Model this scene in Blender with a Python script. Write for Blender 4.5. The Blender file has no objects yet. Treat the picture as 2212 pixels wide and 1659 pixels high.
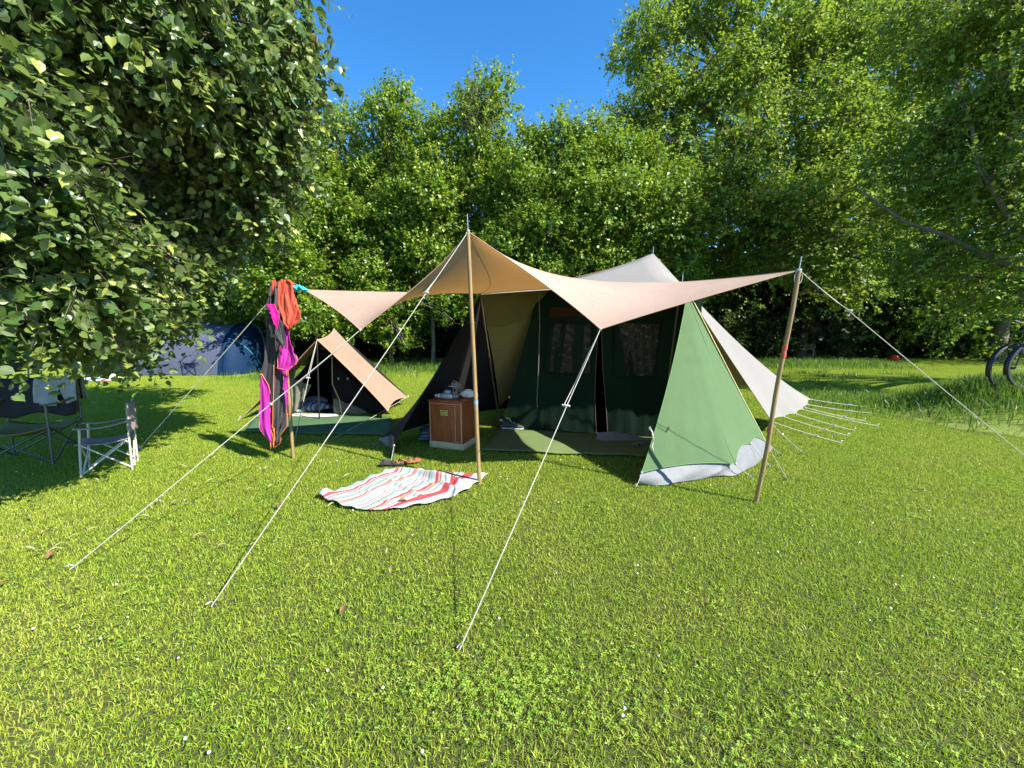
import bpy, math, random
import numpy as np
from mathutils import Vector, Matrix

# ------------------------------------------------------------------ camera, sky, sun, exposure
scene = bpy.context.scene
COL = scene.collection
EYE = 1.45
PITCH = math.radians(8.52)
FOC = 831.0                       # focal length in units of a 2212-wide picture

cam_data = bpy.data.cameras.new("camera")
cam = bpy.data.objects.new("camera", cam_data)
COL.objects.link(cam)
cam.location = (0, 0, EYE)
cam.rotation_euler = (math.radians(90) - PITCH, 0, 0)
cam_data.sensor_width = 36.0
cam_data.lens = 36.0 * FOC / 2212.0
cam_data.clip_start = 0.05
cam_data.clip_end = 3000
scene.camera = cam

SUN_DIR = Vector((0.97, -0.56, 1.0)).normalized()      # towards the sun
SUN_EL = math.asin(SUN_DIR.z)
world = bpy.data.worlds.new("World")
scene.world = world
world.use_nodes = True
wn = world.node_tree
bg = wn.nodes["Background"]
sky = wn.nodes.new("ShaderNodeTexSky")
sky.sky_type = 'NISHITA'
sky.sun_disc = False
sky.sun_elevation = SUN_EL
sky.sun_rotation = math.atan2(SUN_DIR.x, SUN_DIR.y)
sky.air_density = 1.0
sky.dust_density = 0.0
sky.ozone_density = 4.0
hs = wn.nodes.new("ShaderNodeHueSaturation"); hs.inputs["Saturation"].default_value = 1.28
wn.links.new(sky.outputs[0], hs.inputs["Color"]); wn.links.new(hs.outputs[0], bg.inputs[0])
bg.inputs[1].default_value = 0.115

sun_data = bpy.data.lights.new("sun", 'SUN')
sun_data.energy = 5.0
sun_data.angle = math.radians(0.53)
sun_data.color = (1.0, 0.955, 0.87)
sun = bpy.data.objects.new("sun", sun_data)
COL.objects.link(sun)
sun.location = (10, -6, 12)
sun.rotation_euler = SUN_DIR.to_track_quat('Z', 'Y').to_euler()

scene.view_settings.view_transform = 'Standard'
scene.view_settings.look = 'None'
scene.view_settings.exposure = 1.4
scene.view_settings.gamma = 1.0
scene.view_settings.use_curve_mapping = False
scene.cycles.max_bounces = 7
scene.cycles.transparent_max_bounces = 12
scene.cycles.transmission_bounces = 4
scene.cycles.sample_clamp_indirect = 6

# ------------------------------------------------------------------ placing helpers
CP, SP = math.cos(PITCH), math.sin(PITCH)
def ray(u, v):
    dx = (u - 1106.0) / FOC
    dy = -(v - 829.5) / FOC
    return Vector((dx, CP + dy * SP, -SP + dy * CP))
def G(u, v, z=0.0):
    """the point of the level z seen at (u, v) of the 2212-wide photograph"""
    r = ray(u, v)
    return Vector((0, 0, EYE)) + r * ((z - EYE) / r.z)
def AT(u, v, Y):
    """the point seen at (u, v), Y metres ahead"""
    r = ray(u, v)
    return Vector((0, 0, EYE)) + r * (Y / r.y)

# ------------------------------------------------------------------ object helpers
def tag(o, label=None, cat=None, group=None, kind=None):
    if label: o["label"] = label
    if cat: o["category"] = cat
    if group: o["group"] = group
    if kind: o["kind"] = kind
    return o
def link(o, parent=None):
    COL.objects.link(o)
    if parent is not None:
        o.parent = parent
        o.matrix_parent_inverse = Matrix.Translation(-Vector(parent.location)) if parent.type == 'EMPTY' and parent.rotation_euler.z == 0 else Matrix()
    return o
def thing(name, loc, label, cat, group=None):
    o = bpy.data.objects.new(name, None)
    COL.objects.link(o)
    o.location = loc
    o.empty_display_size = 0.1
    return tag(o, label, cat, group)

def mesh_np(name, verts, faces, mat, parent=None, smooth=False, tint=None, uv=None):
    """faces: (M,k) array of equal size polygons, or a list of such arrays, one per material of the list mat"""
    verts = np.asarray(verts, dtype=np.float32)
    me = bpy.data.meshes.new(name)
    if isinstance(faces, list):
        me.vertices.add(len(verts)); me.vertices.foreach_set("co", verts.ravel())
        cnt = np.concatenate([np.full(len(f), f.shape[1], dtype=np.int32) for f in faces])
        me.loops.add(int(cnt.sum())); me.loops.foreach_set("vertex_index", np.concatenate([f.ravel() for f in faces]).astype(np.int32))
        me.polygons.add(len(cnt)); me.polygons.foreach_set("loop_start", np.concatenate([[0], np.cumsum(cnt)[:-1]]).astype(np.int32))
        for m_ in mat: me.materials.append(m_)
        me.polygons.foreach_set("material_index", np.concatenate([np.full(len(f), i, dtype=np.int32) for i, f in enumerate(faces)]))
        a = me.attributes.new("tint", 'FLOAT', 'POINT'); a.data.foreach_set("value", np.asarray(tint, dtype=np.float32))
        me.update(calc_edges=True)
        return link(bpy.data.objects.new(name, me), parent)
    faces = np.asarray(faces, dtype=np.int32)
    M, k = faces.shape
    me.vertices.add(len(verts)); me.vertices.foreach_set("co", verts.ravel())
    me.loops.add(M * k); me.loops.foreach_set("vertex_index", faces.ravel())
    me.polygons.add(M)
    me.polygons.foreach_set("loop_start", np.arange(0, M * k, k, dtype=np.int32))
    if smooth: me.polygons.foreach_set("use_smooth", np.ones(M, dtype=bool))
    if tint is not None:
        a = me.attributes.new("tint", 'FLOAT', 'POINT'); a.data.foreach_set("value", np.asarray(tint, dtype=np.float32))
    if uv is not None:
        l = me.uv_layers.new(name="UVMap")
        l.data.foreach_set("uv", np.asarray(uv, dtype=np.float32)[faces.ravel()].ravel())
    me.update(calc_edges=True)
    me.materials.append(mat)
    o = bpy.data.objects.new(name, me)
    return link(o, parent)

class MB:
    """collects shapes into one mesh"""
    def __init__(s): s.v = []; s.f = []; s.sm = []
    def add(s, vs, fs, smooth=False):
        n = len(s.v); s.v += [tuple(v) for v in vs]
        for f in fs: s.f.append([i + n for i in f]); s.sm.append(smooth)
    def box(s, c, size, rot=0.0, bevel=0.0, ax=None):
        hx, hy, hz = size[0] / 2, size[1] / 2, size[2] / 2
        R = Matrix.Rotation(rot, 3, 'Z') if ax is None else ax
        c = Vector(c)
        b = min(bevel, hx * .45, hy * .45, hz * .45)
        if b <= 0:
            vs = [R @ Vector((x, y, z)) + c for x in (-hx, hx) for y in (-hy, hy) for z in (-hz, hz)]
            s.add(vs, [(0, 1, 3, 2), (4, 6, 7, 5), (0, 4, 5, 1), (2, 3, 7, 6), (0, 2, 6, 4), (1, 5, 7, 3)])
        else:
            rings = []
            for z, i in ((-hz, b), (-hz + b, 0), (hz - b, 0), (hz, b)):
                x1, y1 = hx - i, hy - i
                cb = b if i == 0 else b * .6
                ring = [(x1 - cb, -y1), (x1, -y1 + cb), (x1, y1 - cb), (x1 - cb, y1), (-x1 + cb, y1), (-x1, y1 - cb), (-x1, -y1 + cb), (-x1 + cb, -y1)]
                rings.append([R @ Vector((x, y, z)) + c for x, y in ring])
            vs = [p for r in rings for p in r]
            fs = [tuple(reversed(range(8))), tuple(range(24, 32))]
            for k in range(3):
                for j in range(8):
                    a = k * 8 + j; d = k * 8 + (j + 1) % 8
                    fs.append((a, d, d + 8, a + 8))
            s.add(vs, fs)
    def tube(s, pts, r, n=8, cap=True, r2=None):
        pts = [Vector(p) for p in pts]
        N = len(pts)
        rad = [r + ((r2 if r2 is not None else r) - r) * i / max(1, N - 1) for i in range(N)] if not isinstance(r, (list, tuple)) else list(r)
        up = None; rings = []
        for i, p in enumerate(pts):
            d = (pts[min(i + 1, N - 1)] - pts[max(i - 1, 0)])
            if d.length < 1e-9: d = Vector((0, 0, 1))
            d.normalize()
            if up is None:
                up = Vector((0, 0, 1)) if abs(d.z) < .9 else Vector((1, 0, 0))
            a = d.cross(up)
            if a.length < 1e-6: a = d.orthogonal()
            a.normalize(); b = d.cross(a).normalized(); up = -b if False else a.cross(d)
            rings.append([p + (a * math.cos(t) + b * math.sin(t)) * rad[i] for t in [2 * math.pi * k / n for k in range(n)]])
        vs = [q for r_ in rings for q in r_]
        fs = [(i * n + k, i * n + (k + 1) % n, (i + 1) * n + (k + 1) % n, (i + 1) * n + k) for i in range(N - 1) for k in range(n)]
        s.add(vs, fs, True)
        if cap:
            s.add(rings[0], [tuple(reversed(range(n)))]); s.add(rings[-1], [tuple(range(n))])
    def lathe(s, c, prof, n=16, ax=None):
        """prof: (r, z) list; ax: 3x3 matrix"""
        c = Vector(c); A = ax or Matrix.Identity(3)
        vs = [A @ Vector((r * math.cos(2 * math.pi * k / n), r * math.sin(2 * math.pi * k / n), z)) + c for r, z in prof for k in range(n)]
        fs = [(i * n + k, i * n + (k + 1) % n, (i + 1) * n + (k + 1) % n, (i + 1) * n + k) for i in range(len(prof) - 1) for k in range(n)]
        s.add(vs, fs, True)
        s.add(vs[:n], [tuple(reversed(range(n)))]); s.add(vs[-n:], [tuple(range(n))])
    def grid(s, rows, smooth=True):
        nr, nc = len(rows), len(rows[0])
        s.add([p for r in rows for p in r], [(i * nc + j, i * nc + j + 1, (i + 1) * nc + j + 1, (i + 1) * nc + j) for i in range(nr - 1) for j in range(nc - 1)], smooth)
    def build(s, name, mat, parent=None):
        me = bpy.data.meshes.new(name)
        me.from_pydata(s.v, [], s.f)
        me.polygons.foreach_set("use_smooth", s.sm)
        me.materials.append(mat); me.update()
        return link(bpy.data.objects.new(name, me), parent)

def sag(a, b, s=0.0, n=12):
    a = Vector(a); b = Vector(b)
    return [a.lerp(b, i / n) - Vector((0, 0, s * 4 * (i / n) * (1 - i / n))) for i in range(n + 1)]

def solidify(o, t, off=0):
    m = o.modifiers.new("thickness", 'SOLIDIFY'); m.thickness = t; m.offset = off
    return o

# ------------------------------------------------------------------ materials
def nodes_of(m):
    m.use_nodes = True
    nt = m.node_tree
    return nt, nt.nodes, nt.links
def N(nt, kind, **kw):
    n = nt.nodes.new(kind)
    for k, v in kw.items(): setattr(n, k, v)
    return n
def mixrgb(nt, fac, a, b, blend='MIX'):
    n = nt.nodes.new("ShaderNodeMix"); n.data_type = 'RGBA'; n.blend_type = blend
    for sock, val in ((n.inputs[0], fac), (n.inputs[6], a), (n.inputs[7], b)):
        if isinstance(val, bpy.types.NodeSocket): nt.links.new(val, sock)
        elif isinstance(val, (int, float)): sock.default_value = val
        else: sock.default_value = (*val, 1)
    return n.outputs[2]
def noise(nt, scale, detail=3, rough=.55, coord=None, dist=0.0):
    n = nt.nodes.new("ShaderNodeTexNoise"); n.inputs["Scale"].default_value = scale
    n.inputs["Detail"].default_value = detail; n.inputs["Roughness"].default_value = rough
    n.inputs["Distortion"].default_value = dist
    if coord is not None: nt.links.new(coord, n.inputs["Vector"])
    return n.outputs["Fac"]
def ramp(nt, fac, stops, interp='LINEAR'):
    n = nt.nodes.new("ShaderNodeValToRGB"); nt.links.new(fac, n.inputs[0])
    cr = n.color_ramp; cr.interpolation = interp
    while len(cr.elements) < len(stops): cr.elements.new(0.5)
    for e, (p, c) in zip(cr.elements, stops):
        e.position = p; e.color = (*c, 1) if len(c) == 3 else c
    return n.outputs[0]
def mathn(nt, op, a, b=None, c=None):
    n = nt.nodes.new("ShaderNodeMath"); n.operation = op
    for i, val in enumerate((a, b, c)):
        if val is None: continue
        if isinstance(val, bpy.types.NodeSocket): nt.links.new(val, n.inputs[i])
        else: n.inputs[i].default_value = val
    return n.outputs[0]
def position(nt):
    return nt.nodes.new("ShaderNodeNewGeometry").outputs["Position"]
def objcoord(nt):
    return nt.nodes.new("ShaderNodeTexCoord").outputs["Object"]

def simple(name, col, rough=.6, metal=0.0, var=.12, scale=12, bump=0.0, bscale=60, spec=.5, col2=None):
    m = bpy.data.materials.new(name); nt, nd, lk = nodes_of(m)
    bs = nd["Principled BSDF"]
    co = objcoord(nt)
    f = noise(nt, scale, 4, .6, co)
    a = tuple(c * (1 - var) for c in col); b = tuple(min(1, c * (1 + var)) for c in (col2 or col))
    c = ramp(nt, f, [(.3, a), (.7, b)])
    lk.new(c, bs.inputs["Base Color"])
    bs.inputs["Roughness"].default_value = rough
    bs.inputs["Metallic"].default_value = metal
    bs.inputs["Specular IOR Level"].default_value = spec
    if bump:
        bn = N(nt, "ShaderNodeBump"); bn.inputs["Strength"].default_value = bump; bn.inputs["Distance"].default_value = .01
        lk.new(noise(nt, bscale, 3, .6, co), bn.inputs["Height"]); lk.new(bn.outputs[0], bs.inputs["Normal"])
    return m

def canvas(name, col, trans=.25, tcol=None, under=None, speck=0.0, speck_col=(.12, .07, .05), wrinkle=.25, rough=.85, stain=.10):
    """woven cotton: lets some light through, weave bump, stains, optional specks"""
    m = bpy.data.materials.new(name); nt, nd, lk = nodes_of(m)
    bs = nd["Principled BSDF"]; out = nd["Material Output"]
    co = objcoord(nt)
    big = noise(nt, 1.3, 5, .6, co, .6)
    fine = noise(nt, 180, 2, .5, co)
    base = ramp(nt, big, [(.25, tuple(c * (1 - stain) for c in col)), (.75, tuple(min(1, c * (1 + stain)) for c in col))])
    base = mixrgb(nt, mathn(nt, 'MULTIPLY', fine, .12), base, (0, 0, 0))
    if speck > 0:
        vo = N(nt, "ShaderNodeTexVoronoi"); vo.inputs["Scale"].default_value = 34; lk.new(co, vo.inputs["Vector"])
        d = mathn(nt, 'LESS_THAN', vo.outputs["Distance"], .20)
        msk = mathn(nt, 'GREATER_THAN', noise(nt, 4.5, 3, .7, co), 1 - speck)
        base = mixrgb(nt, mathn(nt, 'MULTIPLY', mathn(nt, 'MULTIPLY', d, msk), .75), base, speck_col)
    if under is not None:      # downward side recoloured: light filtering through the cloth put into the colour
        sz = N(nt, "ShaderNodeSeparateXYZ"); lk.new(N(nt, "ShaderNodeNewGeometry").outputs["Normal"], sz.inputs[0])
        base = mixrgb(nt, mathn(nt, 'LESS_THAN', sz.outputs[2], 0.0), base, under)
    lk.new(base, bs.inputs["Base Color"])
    bs.inputs["Roughness"].default_value = rough
    bs.inputs["Specular IOR Level"].default_value = .15
    bn = N(nt, "ShaderNodeBump"); bn.inputs["Strength"].default_value = wrinkle; bn.inputs["Distance"].default_value = .02
    h = mathn(nt, 'ADD', noise(nt, 3.2, 4, .5, co, 1.2), mathn(nt, 'MULTIPLY', fine, .04))
    lk.new(h, bn.inputs["Height"]); lk.new(bn.outputs[0], bs.inputs["Normal"])
    if trans > 0:
        tr = N(nt, "ShaderNodeBsdfTranslucent")
        tr.inputs[0].default_value = (*(tcol or col), 1)
        mx = N(nt, "ShaderNodeMixShader"); mx.inputs[0].default_value = trans
        lk.new(bs.outputs[0], mx.inputs[1]); lk.new(tr.outputs[0], mx.inputs[2]); lk.new(mx.outputs[0], out.inputs[0])
    return m

def leafmat(name, stops, rough=.45, trans=.35, tcol=(.25, .42, .04), spec=.4, back=None):
    """tint attribute picks a colour along stops"""
    m = bpy.data.materials.new(name); nt, nd, lk = nodes_of(m)
    bs = nd["Principled BSDF"]; out = nd["Material Output"]
    at = N(nt, "ShaderNodeAttribute"); at.attribute_name = "tint"
    c = ramp(nt, at.outputs["Fac"], stops)
    if back is not None:
        ge = N(nt, "ShaderNodeNewGeometry")
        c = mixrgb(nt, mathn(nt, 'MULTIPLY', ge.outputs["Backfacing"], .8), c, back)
    lk.new(c, bs.inputs["Base Color"])
    bs.inputs["Roughness"].default_value = rough
    bs.inputs["Specular IOR Level"].default_value = spec
    tr = N(nt, "ShaderNodeBsdfTranslucent")
    lk.new(mixrgb(nt, .5, c, tcol), tr.inputs[0])
    mx = N(nt, "ShaderNodeMixShader"); mx.inputs[0].default_value = trans
    lk.new(bs.outputs[0], mx.inputs[1]); lk.new(tr.outputs[0], mx.inputs[2]); lk.new(mx.outputs[0], out.inputs[0])
    return m

# ------------------------------------------------------------------ ground
def bank(x, y):
    b = 0.47 * np.exp(-(np.abs((x - 8.6) / 1.6) ** 4 + np.abs((y - 6.1) / .95) ** 4))
    far = 2.6 * np.clip((y - 16) / 16, 0, 1) ** 1.5 * np.exp(-((x + 44) / 12.0) ** 2)
    return b + far
def H(x, y): return float(bank(np.float64(x), np.float64(y)))

def lawn_material(name, blades):
    """colour by place: lush, yellowish and dry patches of one lawn; blades adds variation by blade"""
    m = bpy.data.materials.new(name); nt, nd, lk = nodes_of(m)
    bs = nd["Principled BSDF"]; out = nd["Material Output"]
    p = position(nt)
    big = noise(nt, .55, 4, .6, p, .4)
    mid = noise(nt, 2.6, 4, .65, p, .5)
    patch = ramp(nt, mathn(nt, 'ADD', mathn(nt, 'MULTIPLY', big, .55), mathn(nt, 'MULTIPLY', mid, .45)),
                 [(.33, (.245, .345, .028)), (.48, (.30, .375, .038)), (.60, (.355, .39, .055)), (.74, (.43, .40, .11))])
    if blades:
        at = N(nt, "ShaderNodeAttribute"); at.attribute_name = "tint"
        v = ramp(nt, at.outputs["Fac"], [(0, (.32, .46, .3)), (.4, (.85, .97, .8)), (.8, (1.35, 1.25, 1.2)), (1, (1.9, 1.65, 2.6))])
        c = mixrgb(nt, 1.0, patch, v, 'MULTIPLY')
        lk.new(c, bs.inputs["Base Color"])
        bs.inputs["Roughness"].default_value = .5
        bs.inputs["Specular IOR Level"].default_value = .3
        tr = N(nt, "ShaderNodeBsdfTranslucent"); lk.new(mixrgb(nt, .5, c, (.42, .55, .04)), tr.inputs[0])
        mx = N(nt, "ShaderNodeMixShader"); mx.inputs[0].default_value = .35
        lk.new(bs.outputs[0], mx.inputs[1]); lk.new(tr.outputs[0], mx.inputs[2]); lk.new(mx.outputs[0], out.inputs[0])
    else:
        soil = mixrgb(nt, .85, patch, (.018, .020, .007))
        sep = N(nt, "ShaderNodeSeparateXYZ"); lk.new(p, sep.inputs[0])
        # beyond the blades the sheet itself carries the lawn's colour
        f = mathn(nt, 'SMOOTH_MIN', mathn(nt, 'MAXIMUM', mathn(nt, 'MULTIPLY', mathn(nt, 'SUBTRACT', sep.outputs[1], 15), .2), 0.0), 1.0, .1)
        hay = mathn(nt, 'MULTIPLY', mathn(nt, 'GREATER_THAN', mathn(nt, 'ADD', sep.outputs[2], mathn(nt, 'MULTIPLY', noise(nt, 1.2, 3, .6, p), .8)), 1.1), .85)
        farc = mixrgb(nt, hay, mixrgb(nt, noise(nt, 14, 3, .7, p), (.25, .33, .03), (.40, .44, .06)), (.42, .34, .17))
        bnk = mathn(nt, 'GREATER_THAN', sep.outputs[2], .012)
        lk.new(mixrgb(nt, f, mixrgb(nt, bnk, soil, mixrgb(nt, .45, patch, (.03, .05, .01))), farc), bs.inputs["Base Color"])
        bs.inputs["Roughness"].default_value = .95
        bn = N(nt, "ShaderNodeBump"); bn.inputs["Strength"].default_value = .8; bn.inputs["Distance"].default_value = .05
        lk.new(noise(nt, 40, 4, .7, p), bn.inputs["Height"]); lk.new(bn.outputs[0], bs.inputs["Normal"])
    return m
M_ground = lawn_material("lawn_soil", False)
M_blade = lawn_material("grass_blade", True)

xs = np.concatenate([np.linspace(-600, -60, 10), np.linspace(-55, -16, 26), np.linspace(-15, 15, 76), np.linspace(17, 60, 16), np.linspace(80, 600, 8)])
ys = np.concatenate([np.linspace(-60, -3, 6), np.linspace(0, 16, 54), np.linspace(17, 40, 24), np.linspace(50, 900, 14)])
X, Y = np.meshgrid(xs, ys)
Z = bank(X, Y)
idx = np.arange(X.size).reshape(X.shape)
fc = np.stack([idx[:-1, :-1], idx[:-1, 1:], idx[1:, 1:], idx[1:, :-1]], -1).reshape(-1, 4)
o = mesh_np("ground", np.stack([X, Y, Z], -1).reshape(-1, 3), fc, M_ground, smooth=True)
tag(o, kind="structure")

def blades_np(rng, n, xr, yr, hmin, hmax, w, lean=.6, ground=None, segs=2):
    """n curved grass blades: two quads collapsing to a tip as quads (6 verts)"""
    x = rng.uniform(xr[0], xr[1], n); y = rng.uniform(yr[0], yr[1], n)
    return blades_at(rng, x, y, np.zeros(n) if ground is None else ground(x, y), hmin, hmax, w, lean)
def blades_at(rng, x, y, z, hmin, hmax, w, lean=.6):
    n = len(x)
    h = rng.uniform(hmin, hmax, n); a = rng.uniform(0, 2 * np.pi, n); b = rng.uniform(0, 2 * np.pi, n)
    ww = w * rng.uniform(.6, 1.3, n)
    dx, dy = np.cos(a) * ww / 2, np.sin(a) * ww / 2
    le = np.abs(rng.normal(0, lean, n)) * h
    lx, ly = np.cos(b) * le, np.sin(b) * le
    zt = h * np.clip(1 - .35 * (le / h) ** 2, .35, 1)
    V = np.zeros((n, 6, 3))
    V[:, 0] = np.stack([x - dx, y - dy, z], 1); V[:, 1] = np.stack([x + dx, y + dy, z], 1)
    mx, my = x + lx * .35, y + ly * .35
    V[:, 2] = np.stack([mx + dx * .9, my + dy * .9, z + zt * .62], 1); V[:, 3] = np.stack([mx - dx * .9, my - dy * .9, z + zt * .62], 1)
    V[:, 4] = np.stack([x + lx + dx * .15, y + ly + dy * .15, z + zt], 1); V[:, 5] = np.stack([x + lx - dx * .15, y + ly - dy * .15, z + zt], 1)
    base = (np.arange(n) * 6)[:, None]
    F = np.concatenate([base + np.array([[0, 1, 2, 3]]), base + np.array([[3, 2, 4, 5]])], 0)
    return V.reshape(-1, 3), F

def tile_field(name, mesh_v, mesh_f, tint, mat, size, x0, y0, nx, ny, seed):
    """one patch of blades repeated over the lawn by its own geometry nodes"""
    o = mesh_np(name, mesh_v, mesh_f, mat, tint=tint)
    ng = bpy.data.node_groups.new(name + "_field", 'GeometryNodeTree')
    ng.interface.new_socket("Geometry", in_out='INPUT', socket_type='NodeSocketGeometry')
    ng.interface.new_socket("Geometry", in_out='OUTPUT', socket_type='NodeSocketGeometry')
    gi = ng.nodes.new("NodeGroupInput"); go = ng.nodes.new("NodeGroupOutput")
    gr = ng.nodes.new("GeometryNodeMeshGrid")
    gr.inputs["Size X"].default_value = size * (nx - 1); gr.inputs["Size Y"].default_value = size * (ny - 1)
    gr.inputs["Vertices X"].default_value = nx; gr.inputs["Vertices Y"].default_value = ny
    tr = ng.nodes.new("GeometryNodeTransform")
    tr.inputs["Translation"].default_value = (x0 + size * nx / 2, y0 + size * ny / 2, 0)
    ip = ng.nodes.new("GeometryNodeInstanceOnPoints")
    rv = ng.nodes.new("FunctionNodeRandomValue"); rv.data_type = 'INT'
    rv.inputs["Min"].default_value = 0 if "Min" in rv.inputs else 0
    for s_ in rv.inputs:
        if s_.type == 'INT' and s_.name == "Min": s_.default_value = 0
        if s_.type == 'INT' and s_.name == "Max": s_.default_value = 3
        if s_.name == "Seed": s_.default_value = seed
    mu = ng.nodes.new("ShaderNodeMath"); mu.operation = 'MULTIPLY'; mu.inputs[1].default_value = math.pi / 2
    cx = ng.nodes.new("ShaderNodeCombineXYZ")
    iout = [s_ for s_ in rv.outputs if s_.type == 'INT'][0]
    ng.links.new(iout, mu.inputs[0]); ng.links.new(mu.outputs[0], cx.inputs[2])
    e2r = ng.nodes.new("FunctionNodeEulerToRotation")
    ng.links.new(cx.outputs[0], e2r.inputs[0])
    ng.links.new(gr.outputs[0], tr.inputs[0]); ng.links.new(tr.outputs[0], ip.inputs["Points"])
    ng.links.new(gi.outputs[0], ip.inputs["Instance"]); ng.links.new(e2r.outputs[0], ip.inputs["Rotation"])
    ng.links.new(ip.outputs[0], go.inputs[0])
    md = o.modifiers.new("field", 'NODES'); md.node_group = ng
    return o

rng = np.random.default_rng(5)
S = 1.0
v, f = blades_np(rng, 17000, (-S / 2, S / 2), (-S / 2, S / 2), .010, .029, .0034, 1.0)
t = np.repeat(np.clip(rng.normal(.45, .24, 17000), 0, 1), 6)
o = tile_field("grass", v, f, t, M_blade, S, -26, 0.0, 52, 18, 3)
tag(o, "short mown green grass covering the lawn", "grass", kind="stuff")

# clover: small round leaflets in threes, in clumps among the near grass
M_clover = leafmat("clover_leaf", [(0, (.12, .25, .022)), (.6, (.26, .42, .045)), (1, (.42, .55, .08))], trans=.3)
def clover():
    r = np.random.default_rng(17)
    cs = []
    for k in range(60):
        yy = 0.95 + r.random() ** 1.4 * 4.5; xx = r.uniform(-1.5, 1.5) * yy
        s_ = r.uniform(.05, .28); n = int(s_ * s_ * 1700 + 12)
        cs.append(np.stack([r.normal(xx, s_, n), r.normal(yy, s_ * .8, n)], 1))
    cs.append(np.stack([r.normal(-.05, .25, 450), r.normal(1.32, .10, 450)], 1))
    c = np.concatenate(cs); n = len(c)
    V = []; 
    ang0 = r.uniform(0, 2 * np.pi, n); hh = r.uniform(.018, .036, n); sz = r.uniform(.0035, .0068, n)
    for k in range(3):
        a = ang0 + k * 2.094
        for (rr, da) in ((.15, 0), (.9, -.62), (1.6, -.42), (1.75, 0.0), (1.6, .42), (.9, .62)):
            x = c[:, 0] + np.cos(a + da) * rr * sz; y = c[:, 1] + np.sin(a + da) * rr * sz
            z = hh + rr * sz * r.uniform(-.1, .35, n) * 1.0
            V.append(np.stack([x, y, z], 1))
    V = np.stack(V, 1)           # n,18,3
    base = (np.arange(n) * 18)[:, None]
    F = np.concatenate([base + np.arange(6)[None] + 6 * k for k in range(3)], 0)
    tt = np.repeat(r.random(n), 18)
    return V.reshape(-1, 3), F, tt
v, f, t = clover()
o = mesh_np("clover", v, f, M_clover, tint=t)
tag(o, "low clover leaves growing in clumps through the near lawn", "clover", kind="stuff")
# clover blossoms and small white daisies
mb = MB(); r = random.Random(4)
for k in range(120):
    yy = 0.95 + r.random() ** 1.3 * 5; xx = r.uniform(-1.4, 1.4) * yy
    q = r.uniform(.003, .0065)
    mb.lathe((xx, yy, r.uniform(.02, .034)), [(q * .3, 0), (q, q * .5), (q, q), (q * .4, q * 1.6)], 6)
o = mb.build("clover_flower", simple("blossom_white", (.75, .72, .66), .8))
tag(o, "tiny white clover blossoms dotted over the near lawn", "flowers", kind="stuff")

# longer uncut grass: foot of the hedge, bank below the bicycles
M_long = leafmat("long_grass_blade", [(0, (.045, .11, .012)), (.5, (.10, .19, .02)), (.9, (.19, .27, .04)), (1, (.38, .36, .14))], trans=.35)
def long_grass():
    r = np.random.default_rng(23)
    P = []
    n = 26000
    x = r.uniform(-6.5, 14, n); y = r.normal(13.2, .75, n) + np.where(x > 5, 1.2, 0); P.append((x, y, .10, .30))
    n = 17000
    x = r.normal(8.7, 1.0, n); y = r.normal(6.2, .6, n); P.append((x, y, .08, .26))
    n = 5000
    x = r.normal(7.2, 1.0, n); y = r.normal(7.2, .45, n); P.append((x, y, .06, .2))
    n = 3500
    x = r.normal(-5.6, 1.0, n); y = r.normal(10.9, .4, n); P.append((x, y, .08, .26))
    # trampled tufts
    for k in range(40):
        cx, cy = r.uniform(4, 12), r.uniform(8, 12.5)
        n = 90; P.append((r.normal(cx, .12, n), r.normal(cy, .1, n), .05, .16))
    VV, FF, off = [], [], 0
    for (x, y, h0, h1) in P:
        v, f = blades_at(r, x, y, bank(x, y) - .005, h0, h1, .011, .65)
        VV.append(v); FF.append(f + off); off += len(v)
    V = np.concatenate(VV)
    return V, np.concatenate(FF), np.repeat(np.clip(r.normal(.45, .25, len(V) // 6), 0, 1), 6)
v, f, t = long_grass()
o = mesh_np("long_grass", v, f, M_long, tint=t)
tag(o, "long uncut grass at the foot of the trees and on the bank by the bicycles", "long grass", kind="stuff")

# ------------------------------------------------------------------ foliage
SMALL_LEAF = np.array([(0, 0, 0), (.5, .33, .10), (0, 1, 0), (-.5, .33, .10)]) * (np.array([.62, 1, 1]))
SMALL_F = np.array([[0, 1, 2], [0, 2, 3]])
OVAL_LEAF = np.array([(0, 0, 0), (.30, .18, .07), (.34, .52, .09), (0, 1, 0), (-.34, .52, .09), (-.30, .18, .07)])
OVAL_F = np.array([[0, 1, 2, 3], [0, 3, 4, 5]])
LIME_LEAF = np.array([(0, .04, 0), (.20, -.06, .03), (.47, .18, .08), (.42, .58, .03), (.12, .92, -.06), (0, 1.10, -.16),
                      (-.12, .92, -.06), (-.42, .58, .03), (-.47, .18, .08), (-.20, -.06, .03)])
LIME_F = np.array([[0, 1, 2, 3, 4, 5], [0, 5, 6, 7, 8, 9]])

def unit(a): return a / np.maximum(np.linalg.norm(a, axis=-1, keepdims=True), 1e-9)
def leaves_np(r, pos, axis, nrm, size, templ, tf):
    n = len(pos)
    ax = unit(axis)
    nr = unit(nrm - (nrm * ax).sum(1, keepdims=True) * ax)
    bx = np.cross(ax, nr)
    s = size[:, None, None]
    V = pos[:, None, :] + s * (templ[None, :, 0:1] * bx[:, None, :] + templ[None, :, 1:2] * ax[:, None, :] + templ[None, :, 2:3] * nr[:, None, :])
    k = len(templ)
    F = (np.arange(n) * k)[:, None, None] + tf[None]
    return V.reshape(-1, 3), F.reshape(-1, tf.shape[1])

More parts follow.
